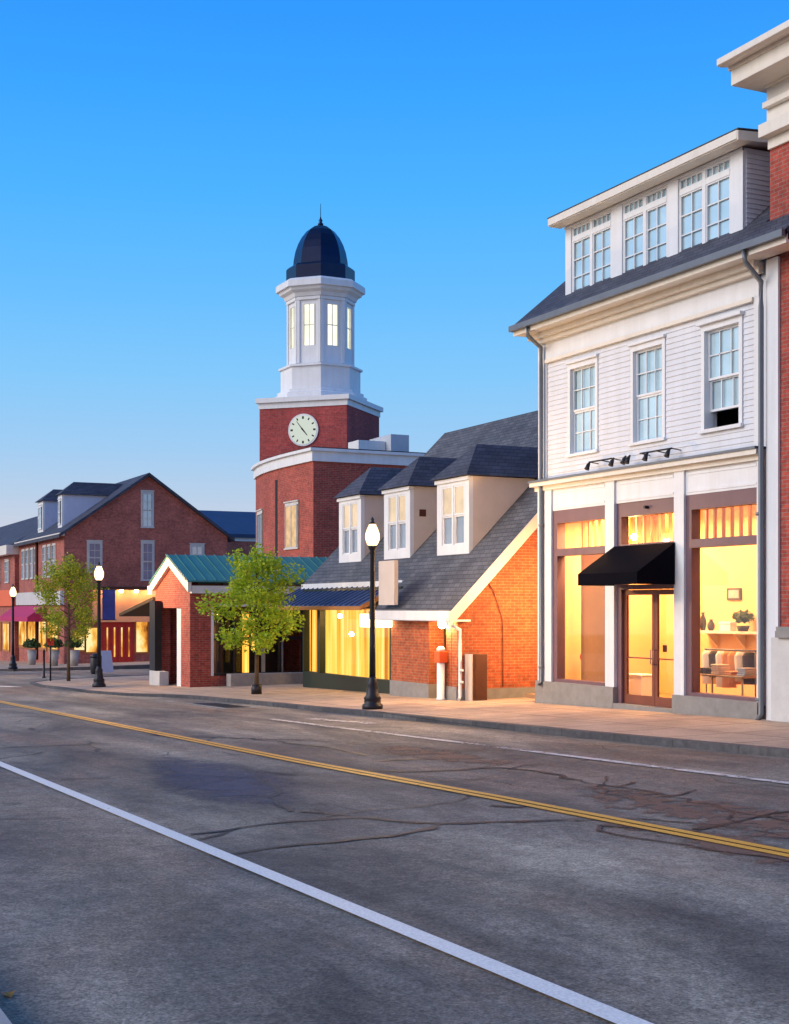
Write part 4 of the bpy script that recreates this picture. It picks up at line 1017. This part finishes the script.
# square tower stage, turned 45 degrees
cx_, cy_, hh = -59.5, 25.1, 3.05
TF = Frame((cx_+hh/2, cy_-hh/2), (math.sqrt(.5), math.sqrt(.5)), (math.sqrt(.5), -math.sqrt(.5)))
TR = Frame((cx_+hh/2, cy_+hh/2), (-math.sqrt(.5), math.sqrt(.5)), (math.sqrt(.5), math.sqrt(.5)))
def sq(r): return [(cx_+r, cy_), (cx_, cy_+r), (cx_-r, cy_), (cx_, cy_-r)]
zt0, zt1 = TF.Z(305, 407), TF.Z(305, 396.5)
tw = MB(); tw.prism([(x, y, zc1-.3) for x, y in sq(hh)], (0, 0, zt0-zc1+.3)); twr = tw.build('tower_stage', M['brick_t'], tb)
mb = MB(); mb.prism([(x, y, zt0) for x, y in sq(hh+.06)], (0, 0, (zt1-zt0)*.55)); mb.prism([(x, y, zt0+(zt1-zt0)*.55) for x, y in sq(hh+.22)], (0, 0, (zt1-zt0)*.45)); mb.build('cornice', M['white'], twr)
ac, zc_k = TF.hit(303.5, 430)
mb = MB(); n = 40; rc = .68
def disc(mb, F, a, z, r, d0, d1, n=40): mb.fp(F, [(a+r*math.cos(2*math.pi*i/n), z+r*math.sin(2*math.pi*i/n)) for i in range(n)], d0, d1)
disc(mb, TF, ac, zc_k, rc+.06, 0, .05); ck = mb.build('clock', M['white'], twr)
mb = MB(); disc(mb, TF, ac, zc_k, rc-.02, .05, .06); mb.build('dial', M['clock'], ck)
mb = MB()
for i in range(12):
    t = 2*math.pi*i/12; r0_, r1_ = (.5, .62) ; c, s = math.cos(t), math.sin(t); w = .03 if i % 3 else .045
    mb.fp(TF, [(ac+c*r0_-s*w, zc_k+s*r0_+c*w), (ac+c*r0_+s*w, zc_k+s*r0_-c*w), (ac+c*r1_+s*w, zc_k+s*r1_-c*w), (ac+c*r1_-s*w, zc_k+s*r1_+c*w)], .06, .07)
mb.build('hour_marks', M['black'], ck)
for ang, L, w in ((-50, .34, .04), (-232+0, .5, .028)):
    t = R(ang); c, s = math.cos(t), math.sin(t); mb = MB()
    mb.fp(TF, [(ac-c*.1-s*w, zc_k-s*.1+c*w), (ac-c*.1+s*w, zc_k-s*.1-c*w), (ac+c*L+s*w*.4, zc_k+s*L-c*w*.4), (ac+c*L-s*w*.4, zc_k+s*L+c*w*.4)], .075, .085); mb.build('clock_hand', M['black'], ck)
# octagon
PXM = 21.24
def tz(y, r=1.45): return HC+(HOR-y)/FPX*(64.6-.93*r)
ph = R(22.5)
def octo(mb, prof): mb.lathe((cx_, cy_, 0), [(r/math.cos(R(22.5))*1.0, z) for r, z in prof], 8, ph, False)
q = .962
def oc(lst, name, mat, par):
    mb = MB(); octo(mb, [(r*q, tz(y, r)) for r, y in lst]); return mb.build(name, M[mat], par)
lan = oc([(2.1, 396.6), (2.1, 392), (1.95, 391), (1.95, 388.4), (1.86, 388)], 'lantern_base', 'white', tb)
oc([(1.8, 388), (1.8, 387), (1.8, 366), (1.9, 365.5), (1.9, 363.5), (1.5, 363)], 'drum', 'white', lan)
# lantern walls with openings, face by face
rl = 1.42; half = rl*math.tan(R(22.5))
lw = MB(); fr_ = []
for k in range(8):
    an = k*math.pi/4; n_ = (math.cos(an), math.sin(an)); t_ = (-n_[1], n_[0])
    F = Frame((cx_+n_[0]*rl, cy_+n_[1]*rl), t_, n_); fr_.append(F)
    wall(lw, F, -half, half, tz(363), tz(297), [(-.27, .27, tz(345.5), tz(304.5))], -.12, 0)
    for s in (-1, 1): lw.fb(F, s*half-(.14 if s > 0 else 0), s*half+(.14 if s < 0 else 0), 0, .06, tz(363), tz(300))
    lw.fb(F, -half, half, 0, .09, tz(300), tz(297))
lw.build('lantern_wall', M['white'], lan)
for F in fr_:
    f = MB(); f.fb(F, -.3, -.25, -.06, .02, tz(345.5), tz(304.5)); f.fb(F, .25, .3, -.06, .02, tz(345.5), tz(304.5)); f.fb(F, -.25, .25, -.06, -.03, tz(325)-.02, tz(325)+.02); f.fb(F, -.02, .02, -.055, -.035, tz(345.5), tz(304.5))
    o = f.build('lantern_window', M['cream'], lan); mb = MB(); mb.fb(F, -.25, .25, -.1, -.09, tz(345.5), tz(304.5)); mb.build('pane', M['lit_lantern'], o)
oc([(1.45, 297), (1.6, 296), (1.68, 292), (1.85, 289), (1.9, 286), (2.02, 285), (2.02, 279), (1.92, 277.5), (1.6, 277)], 'lantern_cornice', 'white', lan)
dome = oc([(1.55, 277), (1.55, 264), (1.48, 262.5), (1.24, 262), (1.22, 256), (1.14, 247), (1.02, 240), (.86, 234), (.64, 229), (.38, 226.3), (.1, 225.5)], 'dome', 'navy', lan)
mb = MB(); mb.lathe((cx_, cy_, tz(224.5, .2)), [(.14, -.05), (.13, .06), (.06, .12), (.10, .2), (.04, .3), (.018, .4), (.01, 1.0)], 10); mb.build('finial', M['navy'], lan)

# ================================================================== far brick building with gable
XF = -87.3; YF_ = 19.2; FF = FX(XF); F0 = FY(YF_)
fb = thing('far_gabled_building', 'long two-storey brick building with tall gable end and lit shops across the side street', 'building', (XF, YF_, walk_z(XF, YF_)))
zfe = FF.Z(62, 530); yp_ = FF.A(148); zp_ = FF.Z(148, 473); ye_ = 2*yp_-YF_
zfg = walk_z(-110, YF_)-.5; XE = F0.A(19)
mb = MB(); mb.fp(FF, [(YF_, zfg), (ye_, zfg), (ye_, zfe-.2), (yp_, zp_-.2), (YF_, zfe-.2)], -.4, 0); mb.build('gable_wall', M['brick_f'], fb)
mb = MB(); mb.box(XE, XF-.4, YF_, YF_+.4, zfg, zfe-.2); mb.box(XE, XE+.4, YF_+.4, ye_, zfg, zfe-.2); mb.box(XE, XF-.4, ye_-.4, ye_, zfg, zfe-.2); mb.build('front_wall', M['brick_f'], fb)
mb = MB()
ex = .35
sf = (zp_-zfe)/(yp_-YF_)
for s in (-1, 1):
    yE = yp_+s*(yp_-YF_+.4); zE = zfe-sf*.4
    mb.prism([(XF+ex, yE, zE), (XF+ex, yp_, zp_), (XE, yp_, zp_), (XE, yE, zE)], (0, 0, -.2))
mb.build('roof', M['slate_d'], fb)
mb = MB(); mb.box(XE, XF+.2, YF_-.35, YF_, zfe-.35, zfe-.18); mb.build('eave_board', M['cream'], fb)
for px0, px1, y0, y1 in ((141, 153.5, 527, 493), (141, 154, 580, 543), (87, 102, 572, 543), (190, 204, 580, 546)):
    window(FF, FF.A(px0)+.1, FF.A(px1)-.1, FF.Z(px0, y0), FF.Z(px0, y1), fb, .0+.06, 2, 2, .12, 'stone2', 'blue_glass', True, True, True, .03)
# front windows upstairs
for p in (22.5, 26.5, 31, 35.3, 43.5, 48, 53):
    a = F0.A(p); window(F0, a, a+.85, F0.Z(44, 577), F0.Z(44, 547), fb, .06, 1, 2, .1, 'stone2', 'blue_glass', True, False, True, .03)
x_ = F0.A(38); mb = MB(); mb.tube([(x_, YF_-.1, zfe-.3), (x_, YF_-.1, zfg+1)], .1, 8); mb.build('downspout', M['brown'], fb)
FDm = FY(19.7)
for p0, p1 in ((58, 62), (38, 43)):
    a0, a1 = FDm.A(p0), FDm.A(p1); zt_ = FDm.Z(60, 495); zb_ = zfe+.1; yc = YF_+(zt_-zfe)/sf
    mb = MB(); mb.fb(FDm, a0, a1, -.15, 0, zb_, zt_); d = mb.build('dormer', M['white'], fb)
    window(FDm, a0+.35, a1-.35, zb_+.5, zt_-.4, d, .05, 2, 2, .1, 'white', 'sky_glass')
    for xx in (a0, a1-.1): mb = MB(); mb.fp(FX(xx), [(19.85, zb_+.1), (19.85, zt_), (yc, zt_), (yc, zt_-.1)], 0, .1); mb.build('cheek', M['palesign'], d)
    am_ = (a0+a1)/2; mb = MB(); z_ = zt_; zr_ = zt_+.9; mb.add([(a0-.2, 19.5, z_), (a1+.2, 19.5, z_), (a1+.2, yc, z_), (a0-.2, yc, z_), (am_, 20.6, zr_), (am_, yc+1.2, zr_)], [(0, 1, 4), (1, 2, 5, 4), (3, 0, 4, 5), (0, 3, 2, 1), (2, 3, 5)]); mb.build('dormer_roof', M['slate_d'], d)
# ground floor on the gable side
zS0, zS1 = FF.Z(120, 622), FF.Z(120, 590)
mb = MB(); mb.fb(FF, FF.A(92), ye_-.3, 0, .35, zS0, zS1); mb.build('shop_fascia', M['salmon'], fb)
mb = MB(); mb.fb(FF, FF.A(92), ye_-.3, 0, 1.3, zS1, zS1+.2); mb.build('fascia_hood', M['brown'], fb)
for px in (104, 118, 133, 146, 158): mb = MB(); a = FF.A(px); mb.sph((XF+.8, a, zS1-.08), .14, .14, .1); mb.build('soffit_lamp', M['bulb_s'], fb)
zdg = walk_z(XF, 23)
mb = MB(); a0, a1 = FF.A(102), FF.A(134); mb.fb(FF, a0, a1, 0, .06, zdg-.1, zS0-.02); ent = mb.build('entrance_surround', M['red'], fb)
for i in range(4):
    b0 = a0+.12+(a1-a0-.2)*i/4; b1 = b0+(a1-a0-.2)/4-.08
    f = MB(); f.fb(FF, b0, b1, .06, .1, zdg, zS0-.15); o = f.build('red_door', M['red'], ent)
    mb = MB(); mb.fb(FF, b0+.15, b1-.15, .1, .11, zdg+.35, zS0-.35); mb.build('pane', M['lit_shop'], o)
for px0, px1, y0, y1 in ((136, 147, 652, 622), (74, 84, 650, 632), (86, 98, 652, 628)):
    a0, a1 = FF.A(px0), FF.A(px1); f = MB(); f.fb(FF, a0-.1, a1+.1, 0, .08, FF.Z(px0, y0)-.1, FF.Z(px0, y1)+.1); o = f.build('shop_window', M['panel'], fb)
    mb = MB(); mb.fb(FF, a0, a1, .08, .09, FF.Z(px0, y0), FF.Z(px0, y1)); mb.build('pane', M['lit_shop'], o)
# front ground floor
mb = MB(); mb.fb(F0, XE+.1, XF, 0, .25, F0.Z(40, 605), F0.Z(40, 592)); mb.build('white_band', M['stone2'], fb)
for px0, px1 in ((20, 27.5), (29, 36.5), (40, 47), (49, 59)):
    a0, a1 = F0.A(px0), F0.A(px1); f = MB(); f.fb(F0, a0-.1, a1+.1, 0, .08, F0.Z(40, 650), F0.Z(40, 618)); o = f.build('shop_window', M['panel'], fb)
    mb = MB(); mb.fb(F0, a0+.1, a1-.1, .08, .09, F0.Z(40, 647), F0.Z(40, 621)); mb.build('pane', M['lit_shop'], o)
a0, a1 = F0.A(18), F0.A(47); zt_, zb_ = F0.Z(40, 606), F0.Z(40, 617)
mb = MB(); mb.add([F0.p(a0, .26, zt_), F0.p(a1, .26, zt_), F0.p(a1, 1.3, zb_), F0.p(a0, 1.3, zb_), F0.p(a1, 1.3, zb_-.3), F0.p(a0, 1.3, zb_-.3), F0.p(a1, .1, zb_-.3), F0.p(a0, .1, zb_-.3)], [(0, 1, 2, 3), (3, 2, 4, 5), (1, 6, 4, 2), (0, 3, 5, 7)])
o = mb.build('shop_awning', M['magenta'], fb); o.modifiers.new('t', 'SOLIDIFY').thickness = .03
# building beyond on the same row
t = thing('far_row_building', 'flat-fronted brick building with pale cornice at the left edge of the photo', 'building', (XE-10, YF_, walk_z(XE-10, YF_)))
XE2 = XE-45
mb = MB(); mb.box(XE2, XE-.05, YF_-.3, YF_+9, zfg-1, F0.Z(10, 556)); mb.build('wall', M['brick_f'], t)
mb = MB(); mb.box(XE2, XE-.03, YF_-.9, YF_+9, F0.Z(10, 556), F0.Z(10, 547)); mb.build('cornice', M['cream'], t)
mb = MB(); za = F0.Z(10, 547); mb.prism([(XE2, YF_-.6, za), (XE-.05, YF_-.6, za), (XE-.05, YF_+4.5, za+3.2), (XE2, YF_+4.5, za+3.2)], (0, 0, -.2)); mb.prism([(XE2, YF_+9, za), (XE-.05, YF_+9, za), (XE-.05, YF_+4.5, za+3.2), (XE2, YF_+4.5, za+3.2)], (0, 0, -.2)); mb.build('roof', M['slate_d'], t)
F9 = FY(YF_-.3)
for i in range(7):
    a = XE-2.3-i*3.6; window(F9, a-1.4, a, F9.Z(10, 582), F9.Z(10, 561), t, .06, 2, 2, .1, 'stone2', 'blue_glass')
    f = MB(); f.fb(F9, a-2.2, a+.5, 0, .08, F9.Z(10, 652), F9.Z(10, 622)); o = f.build('shop_window', M['panel'], t)
    mb = MB(); mb.fb(F9, a-2, a+.3, .08, .09, F9.Z(10, 650), F9.Z(10, 624)); mb.build('pane', M['lit_shop'], o)
mb = MB(); mb.fb(F9, XE2, XE-.1, 0, .2, F9.Z(10, 606), F9.Z(10, 590)); mb.build('shop_fascia', M['orange'], t)
# blue-roofed building behind
FH = FX(-112); h0, h1 = FH.A(205), FH.A(262); t = thing('blue_roofed_building', 'low building with bright blue metal roof between the gable and the clock tower', 'building', (-115, h0, walk_z(-112, h0)))
mb = MB(); mb.box(-124, -112, h0-3, h1+8, zfg-1.5, FH.Z(230, 541)); mb.build('wall', M['brick_f'], t)
mb = MB(); mb.box(-124, -111.9, h0-3, h1+8, FH.Z(230, 541), FH.Z(230, 536)); mb.build('cornice', M['white'], t)
mb = MB(); mb.prism([(-111.6, h0-3.2, FH.Z(230, 534)), (-111.6, h1+8, FH.Z(230, 534)), (-118, h1+8, FH.Z(230, 534)+2.4), (-118, h0-3.2, FH.Z(230, 534)+2.4)], (0, 0, -.3)); mb.prism([(-124.4, h0-3.2, FH.Z(230, 534)), (-124.4, h1+8, FH.Z(230, 534)), (-118, h1+8, FH.Z(230, 534)+2.4), (-118, h0-3.2, FH.Z(230, 534)+2.4)], (0, 0, -.3)); mb.build('roof', M['blueroof'], t)

# ================================================================== street lamps
def lamp(loc, label):
    t = thing('street_lamp', label, 'street lamp', loc, 'black acorn street lamps along the pavement'); x, y, z = loc
    mb = MB(); mb.lathe(loc, [(.24, 0), (.24, .10), (.20, .13), (.19, .22), (.21, .25), (.15, .33), (.125, .55), (.135, .6), (.09, .68), (.085, .75)], 16); mb.build('base', M['black'], t)
    mb = MB(); mb.lathe(loc, [(.075, .75), (.068, 1.5), (.055, 3.55), (.075, 3.6), (.06, 3.66), (.10, 3.72), (.12, 3.78)], 12); mb.build('post', M['black'], t)
    mb = MB(); mb.lathe(loc, [(.09, 3.78), (.135, 3.84), (.165, 3.94), (.165, 4.04), (.13, 4.15), (.09, 4.23), (.07, 4.27)], 20); gl_ = mb.build('globe', M['globe'], t)
    mb = MB(); mb.sph((x, y, z+4.0), .062, .062, .10, 10, 8); mb.build('bulb', M['filament'], gl_)
    mb = MB(); mb.lathe(loc, [(.085, 4.27), (.08, 4.30), (.03, 4.34), (.045, 4.38), (.01, 4.44)], 12); mb.build('finial', M['black'], t)
    return t
p = walk_pt(372.5, 709); L1 = lamp(p, 'nearest and tallest-looking lit street lamp, in front of the brick cottage shop')
p2 = walk_pt(99, 687); dup(L1, p2, 'middle lit street lamp with a blue banner beside its post')
p3 = walk_pt(13, 669); p3 = Vector((-66*1.0909, 12.2*1.0909, 0)); r = ray(13, 669); p3 = Vector((r[0]*71.5, r[1]*71.5, HC+r[2]*71.5)); dup(L1, p3, 'farthest lit street lamp at the left edge of the photo')
mb = MB(); zt_ = p2.z+3.43; bt = thing('lamp_banner', 'blue banner hanging from a bracket on the middle street lamp', 'banner', (p2.x, p2.y+.3, p2.z+2.5))
mb.box(p2.x-.012, p2.x+.012, p2.y+.12, p2.y+.58, zt_-1.05, zt_); mb.build('cloth', M['banner'], bt)
mb = MB(); mb.tube([(p2.x, p2.y+.05, zt_+.01), (p2.x, p2.y+.62, zt_+.01)], .014, 6); mb.tube([(p2.x, p2.y+.05, zt_-1.06), (p2.x, p2.y+.62, zt_-1.06)], .014, 6); mb.build('bracket', M['black'], bt)

# ================================================================== trees
def tree(loc, H, tb_, crown, leafm, label, seed, n=7500, ls=.06):
    x, y, z = loc; k = random.Random(seed); t = thing('young_street_tree', label, 'tree', loc, 'young trees in the pavement')
    mb = MB(); mb.tube([(x, y, z-.1), (x+.02, y, z+tb_*.5), (x-.03, y+.02, z+tb_), (x+.02, y, z+H*.7), (x, y, z+H*.93)], [.085, .062, .055, .035, .012], 9); mb.build('trunk', M['bark'], t)
    lb = MB(); cl = []
    for i in range(22):
        f = i/21; h0 = tb_*.92+(H*.85-tb_)*f; a = i*2.4+k.uniform(-.4, .4)
        zz = (h0-tb_)/(H-tb_)
        w = crown*(1-.7*max(0, zz-.25)/.75)*k.uniform(.5, 1.12)*(.75+.5*zz if zz < .25 else 1)
        e = Vector((x+math.cos(a)*w, y+math.sin(a)*w, z+h0+.25*w+k.uniform(0, .25)))
        s = Vector((x, y, z+h0*.92)); m = s.lerp(e, .5)+Vector((0, 0, -.05*w))
        lb.tube([s, m, e], [.022, .014, .006], 5)
        cl += [(e, .40*crown*k.uniform(.35, .8)), (m.lerp(e, .4), .33*crown*k.uniform(.6, .9))]
    for i in range(3): cl.append((Vector((x+k.uniform(-.1, .1), y, z+H*(.84+.05*i))), .26*crown*(1-.2*i)))
    lb.build('limbs', M['bark'], t)
    mb = MB(); wsum = sum(c[1]**2 for c in cl)
    for c, r_ in cl:
        for _ in range(int(n*r_*r_/wsum)):
            u = Vector((k.gauss(0, 1), k.gauss(0, 1), k.gauss(0, .8))); u = u.normalized()*r_*k.random()**.45
            p = c+u; a = Vector((k.gauss(0, 1), k.gauss(0, 1), k.gauss(0, .6))).normalized(); b = a.cross(Vector((k.gauss(0, 1), k.gauss(0, 1), k.gauss(0, 1)))).normalized(); s = ls*k.uniform(.6, 1.3)
            mb.add([p-a*s, p+b*s*.55, p+a*s, p-b*s*.55], [(0, 1, 2, 3)])
    mb.build('crown', M[leafm], t, fix=False)
    return t
p = walk_pt(256.5, 694); tree(p, 4.5, 1.35, 1.5, 'leaf', 'bright green young tree in front of the teal-roofed brick pavilion', 11)
mb = MB(); mb.lathe(p, [(.16, 0), (.15, .28), (.1, .28)], 10); tag(mb.build('tree_grate_collar', M['black']), 'short dark collar round the foot of the bright green tree', 'tree guard')
p = walk_pt(68.5, 681); tree(p, 5.3, 1.75, 1.5, 'leaf2', 'olive-green taller young tree left of the bannered street lamp', 23, 6500)

# ================================================================== street bits at the left
p = walk_pt(44, 678); t = thing('slim_bollard', 'slim black bollard left of the small red-topped sign post', 'bollard', p); mb = MB(); mb.lathe(p, [(.08, 0), (.08, .05), (.05, .07), (.045, 1.15), (.06, 1.18), (.03, 1.25)], 10); mb.build('post', M['black'], t)
p = walk_pt(50.5, 681); t = thing('sign_post', 'thin black post with a small red sign left of the olive tree', 'sign', p); mb = MB(); mb.tube([p, p+Vector((0, 0, 1.75))], .035, 8); mb.build('post', M['black'], t)
mb = MB(); mb.box(p.x+.03, p.x+.055, p.y-.14, p.y+.14, p.z+1.45, p.z+1.75); mb.build('sign_plate', M['red'], t)
for px, py, lab, rr0 in ((54, 666, 'grey urn planter with dark shrub just left of the olive tree trunk', .62), (74, 666, 'grey urn planter with dark shrub just right of the olive tree trunk', .62), (32, 665, 'leftmost urn planter with shrub, below the magenta awning', .6)):
    p = walk_pt(px, py); plantlet(p.x, p.y, p.z, rr0, 420, 'leafd', 'pot', lab, .95, int(px))
p = walk_pt(107, 672.5); t = thing('sandwich_board', 'pale blue-white folding sandwich board right of the bannered street lamp', 'sign', p)
mb = MB(); mb.prism([(p.x, p.y-.32, p.z), (p.x, p.y+.32, p.z), (p.x-.22, p.y+.25, p.z+1.05), (p.x-.22, p.y-.25, p.z+1.05)], (.03, 0, 0)); mb.build('front_panel', M['palesign'], t)
mb = MB(); mb.prism([(p.x-.5, p.y-.32, p.z), (p.x-.5, p.y+.32, p.z), (p.x-.26, p.y+.25, p.z+1.05), (p.x-.26, p.y-.25, p.z+1.05)], (.03, 0, 0)); mb.build('back_panel', M['black'], t)
p = walk_pt(96, 674); t = thing('litter_bin', 'short black litter bin just left of the bannered lamp post', 'bin', p)
mb = MB(); mb.lathe(p, [(.22, 0), (.26, .1), (.27, .75), (.25, .78)], 14); mb.build('body', M['black'], t); mb = MB(); mb.lathe((p.x, p.y, p.z+.78), [(.28, 0), (.24, .1), (.1, .18)], 14); mb.build('lid', M['black'], t)
# storm drain
q = road_pt(222, 706); mb = MB(); mb.box(q.x-1.6, q.x+1.6, q.y-.45, q.y+.35, road_z(q.x)-.05, road_z(q.x)+.045)
mb2 = MB(); mb2.prism([(q.x+dx_, q.y+dy_, road_z(q.x+dx_)+.006) for dx_, dy_ in ((-1.7, -.5), (1.7, -.5), (1.7, .4), (-1.7, .4))], (0, 0, .012)); t = thing('storm_drain', 'dark iron storm drain in the road by the kerb corner', 'drain', (q.x, q.y, road_z(q.x)))
mb2.build('frame', M['stone'], t); mb = MB()
for i in range(16): xx = q.x-1.4+i*.18; mb.prism([(xx, q.y-.35, road_z(xx)+.019), (xx+.12, q.y-.35, road_z(xx+.12)+.019), (xx+.12, q.y+.28, road_z(xx+.12)+.019), (xx, q.y+.28, road_z(xx)+.019)], (0, 0, .008))
mb.build('grate', M['black'], t)
# yellow leaf on the near kerb
p = Vector((0, 0, 0)); p = road_pt(7, 996)
mb = MB(); mb.add([(p.x-.05, p.y, p.z+.004), (p.x, p.y-.03, p.z+.02), (p.x+.06, p.y+.01, p.z+.006), (p.x+.01, p.y+.04, p.z+.025)], [(0, 1, 2), (0, 2, 3)]); tag(mb.build('fallen_leaf', M['leaf_y'], fix=False), 'small orange-yellow fallen leaf on the road beside the near kerb', 'leaf')

# ================================================================== light
w = bpy.data.worlds.new('World'); SC.world = w; w.use_nodes = True; nt = w.node_tree
bg = nt.nodes['Background']; out = nt.nodes['World Output']
EL, AZ = R(24), math.atan2(-.97, -.22)     # low glow over the left-behind horizon
sky = nt.nodes.new('ShaderNodeTexSky'); sky.sky_type = 'NISHITA'; sky.sun_disc = False; sky.sun_elevation = EL; sky.sun_rotation = math.pi/2-AZ
geo = nt.nodes.new('ShaderNodeTexCoord'); sx = nt.nodes.new('ShaderNodeSeparateXYZ'); nt.links.new(geo.outputs['Generated'], sx.inputs[0])
col = ramp(nt, sx.outputs[2], [(0.0, (.68, .61, .66)), (.05, (.60, .62, .73)), (.08, (.46, .60, .79)), (.115, (.33, .58, .87)), (.165, (.215, .56, .94)), (.22, (.13, .50, .98)), (.285, (.068, .44, 1.0)), (.35, (.036, .365, 1.0)), (.42, (.021, .295, 1.0)), (.75, (.03, .20, .62))])
# dusk glow round the sun's azimuth
dx_, dy_ = .2, -.98
dotp = math_(nt, 'ADD', math_(nt, 'MULTIPLY', sx.outputs[0], dx_), math_(nt, 'MULTIPLY', sx.outputs[1], dy_))
glow = math_(nt, 'MULTIPLY', ramp(nt, dotp, [(.30, g3(0)), (.95, g3(1))]), ramp(nt, sx.outputs[2], [(0, g3(1)), (.85, g3(0.3))]))
col = mixc(nt, glow, col, (1.1, .98, .90))
col2 = mixc(nt, 1, col, mixc(nt, .008, (0, 0, 0), sky.outputs[0]), 'ADD')
nt.links.new(col2, bg.inputs['Color']); bg.inputs['Strength'].default_value = 1.0
sl_ = bpy.data.lights.new('low_sun', 'SUN'); sl_.energy = 2.3; sl_.angle = R(35); sl_.color = (1, .90, .80)
so = bpy.data.objects.new('low_sun', sl_); C.objects.link(so)
dv = Vector((math.cos(AZ)*math.cos(EL), math.sin(AZ)*math.cos(EL), math.sin(EL))); so.rotation_euler = dv.to_track_quat('Z', 'Y').to_euler()

# ================================================================== camera
cam = bpy.data.cameras.new('camera'); co = bpy.data.objects.new('camera', cam); C.objects.link(co); SC.camera = co
cam.sensor_fit = 'HORIZONTAL'; cam.sensor_width = 36; cam.lens = FPX/789*36; cam.shift_y = (HOR-512)/789; cam.clip_end = 5000; cam.clip_start = .1
co.location = (0, 0, HC); co.rotation_euler = (R(90), 0, R(90)-YAW)
SC.view_settings.view_transform = 'Standard'; SC.view_settings.look = 'None'; SC.view_settings.exposure = 0; SC.view_settings.gamma = 1
SC.render.engine = 'CYCLES'; SC.cycles.use_denoising = True; SC.cycles.max_bounces = 6; SC.cycles.transparent_max_bounces = 12
SC.cycles.sample_clamp_indirect = 6; SC.cycles.caustics_reflective = False; SC.cycles.caustics_refractive = False
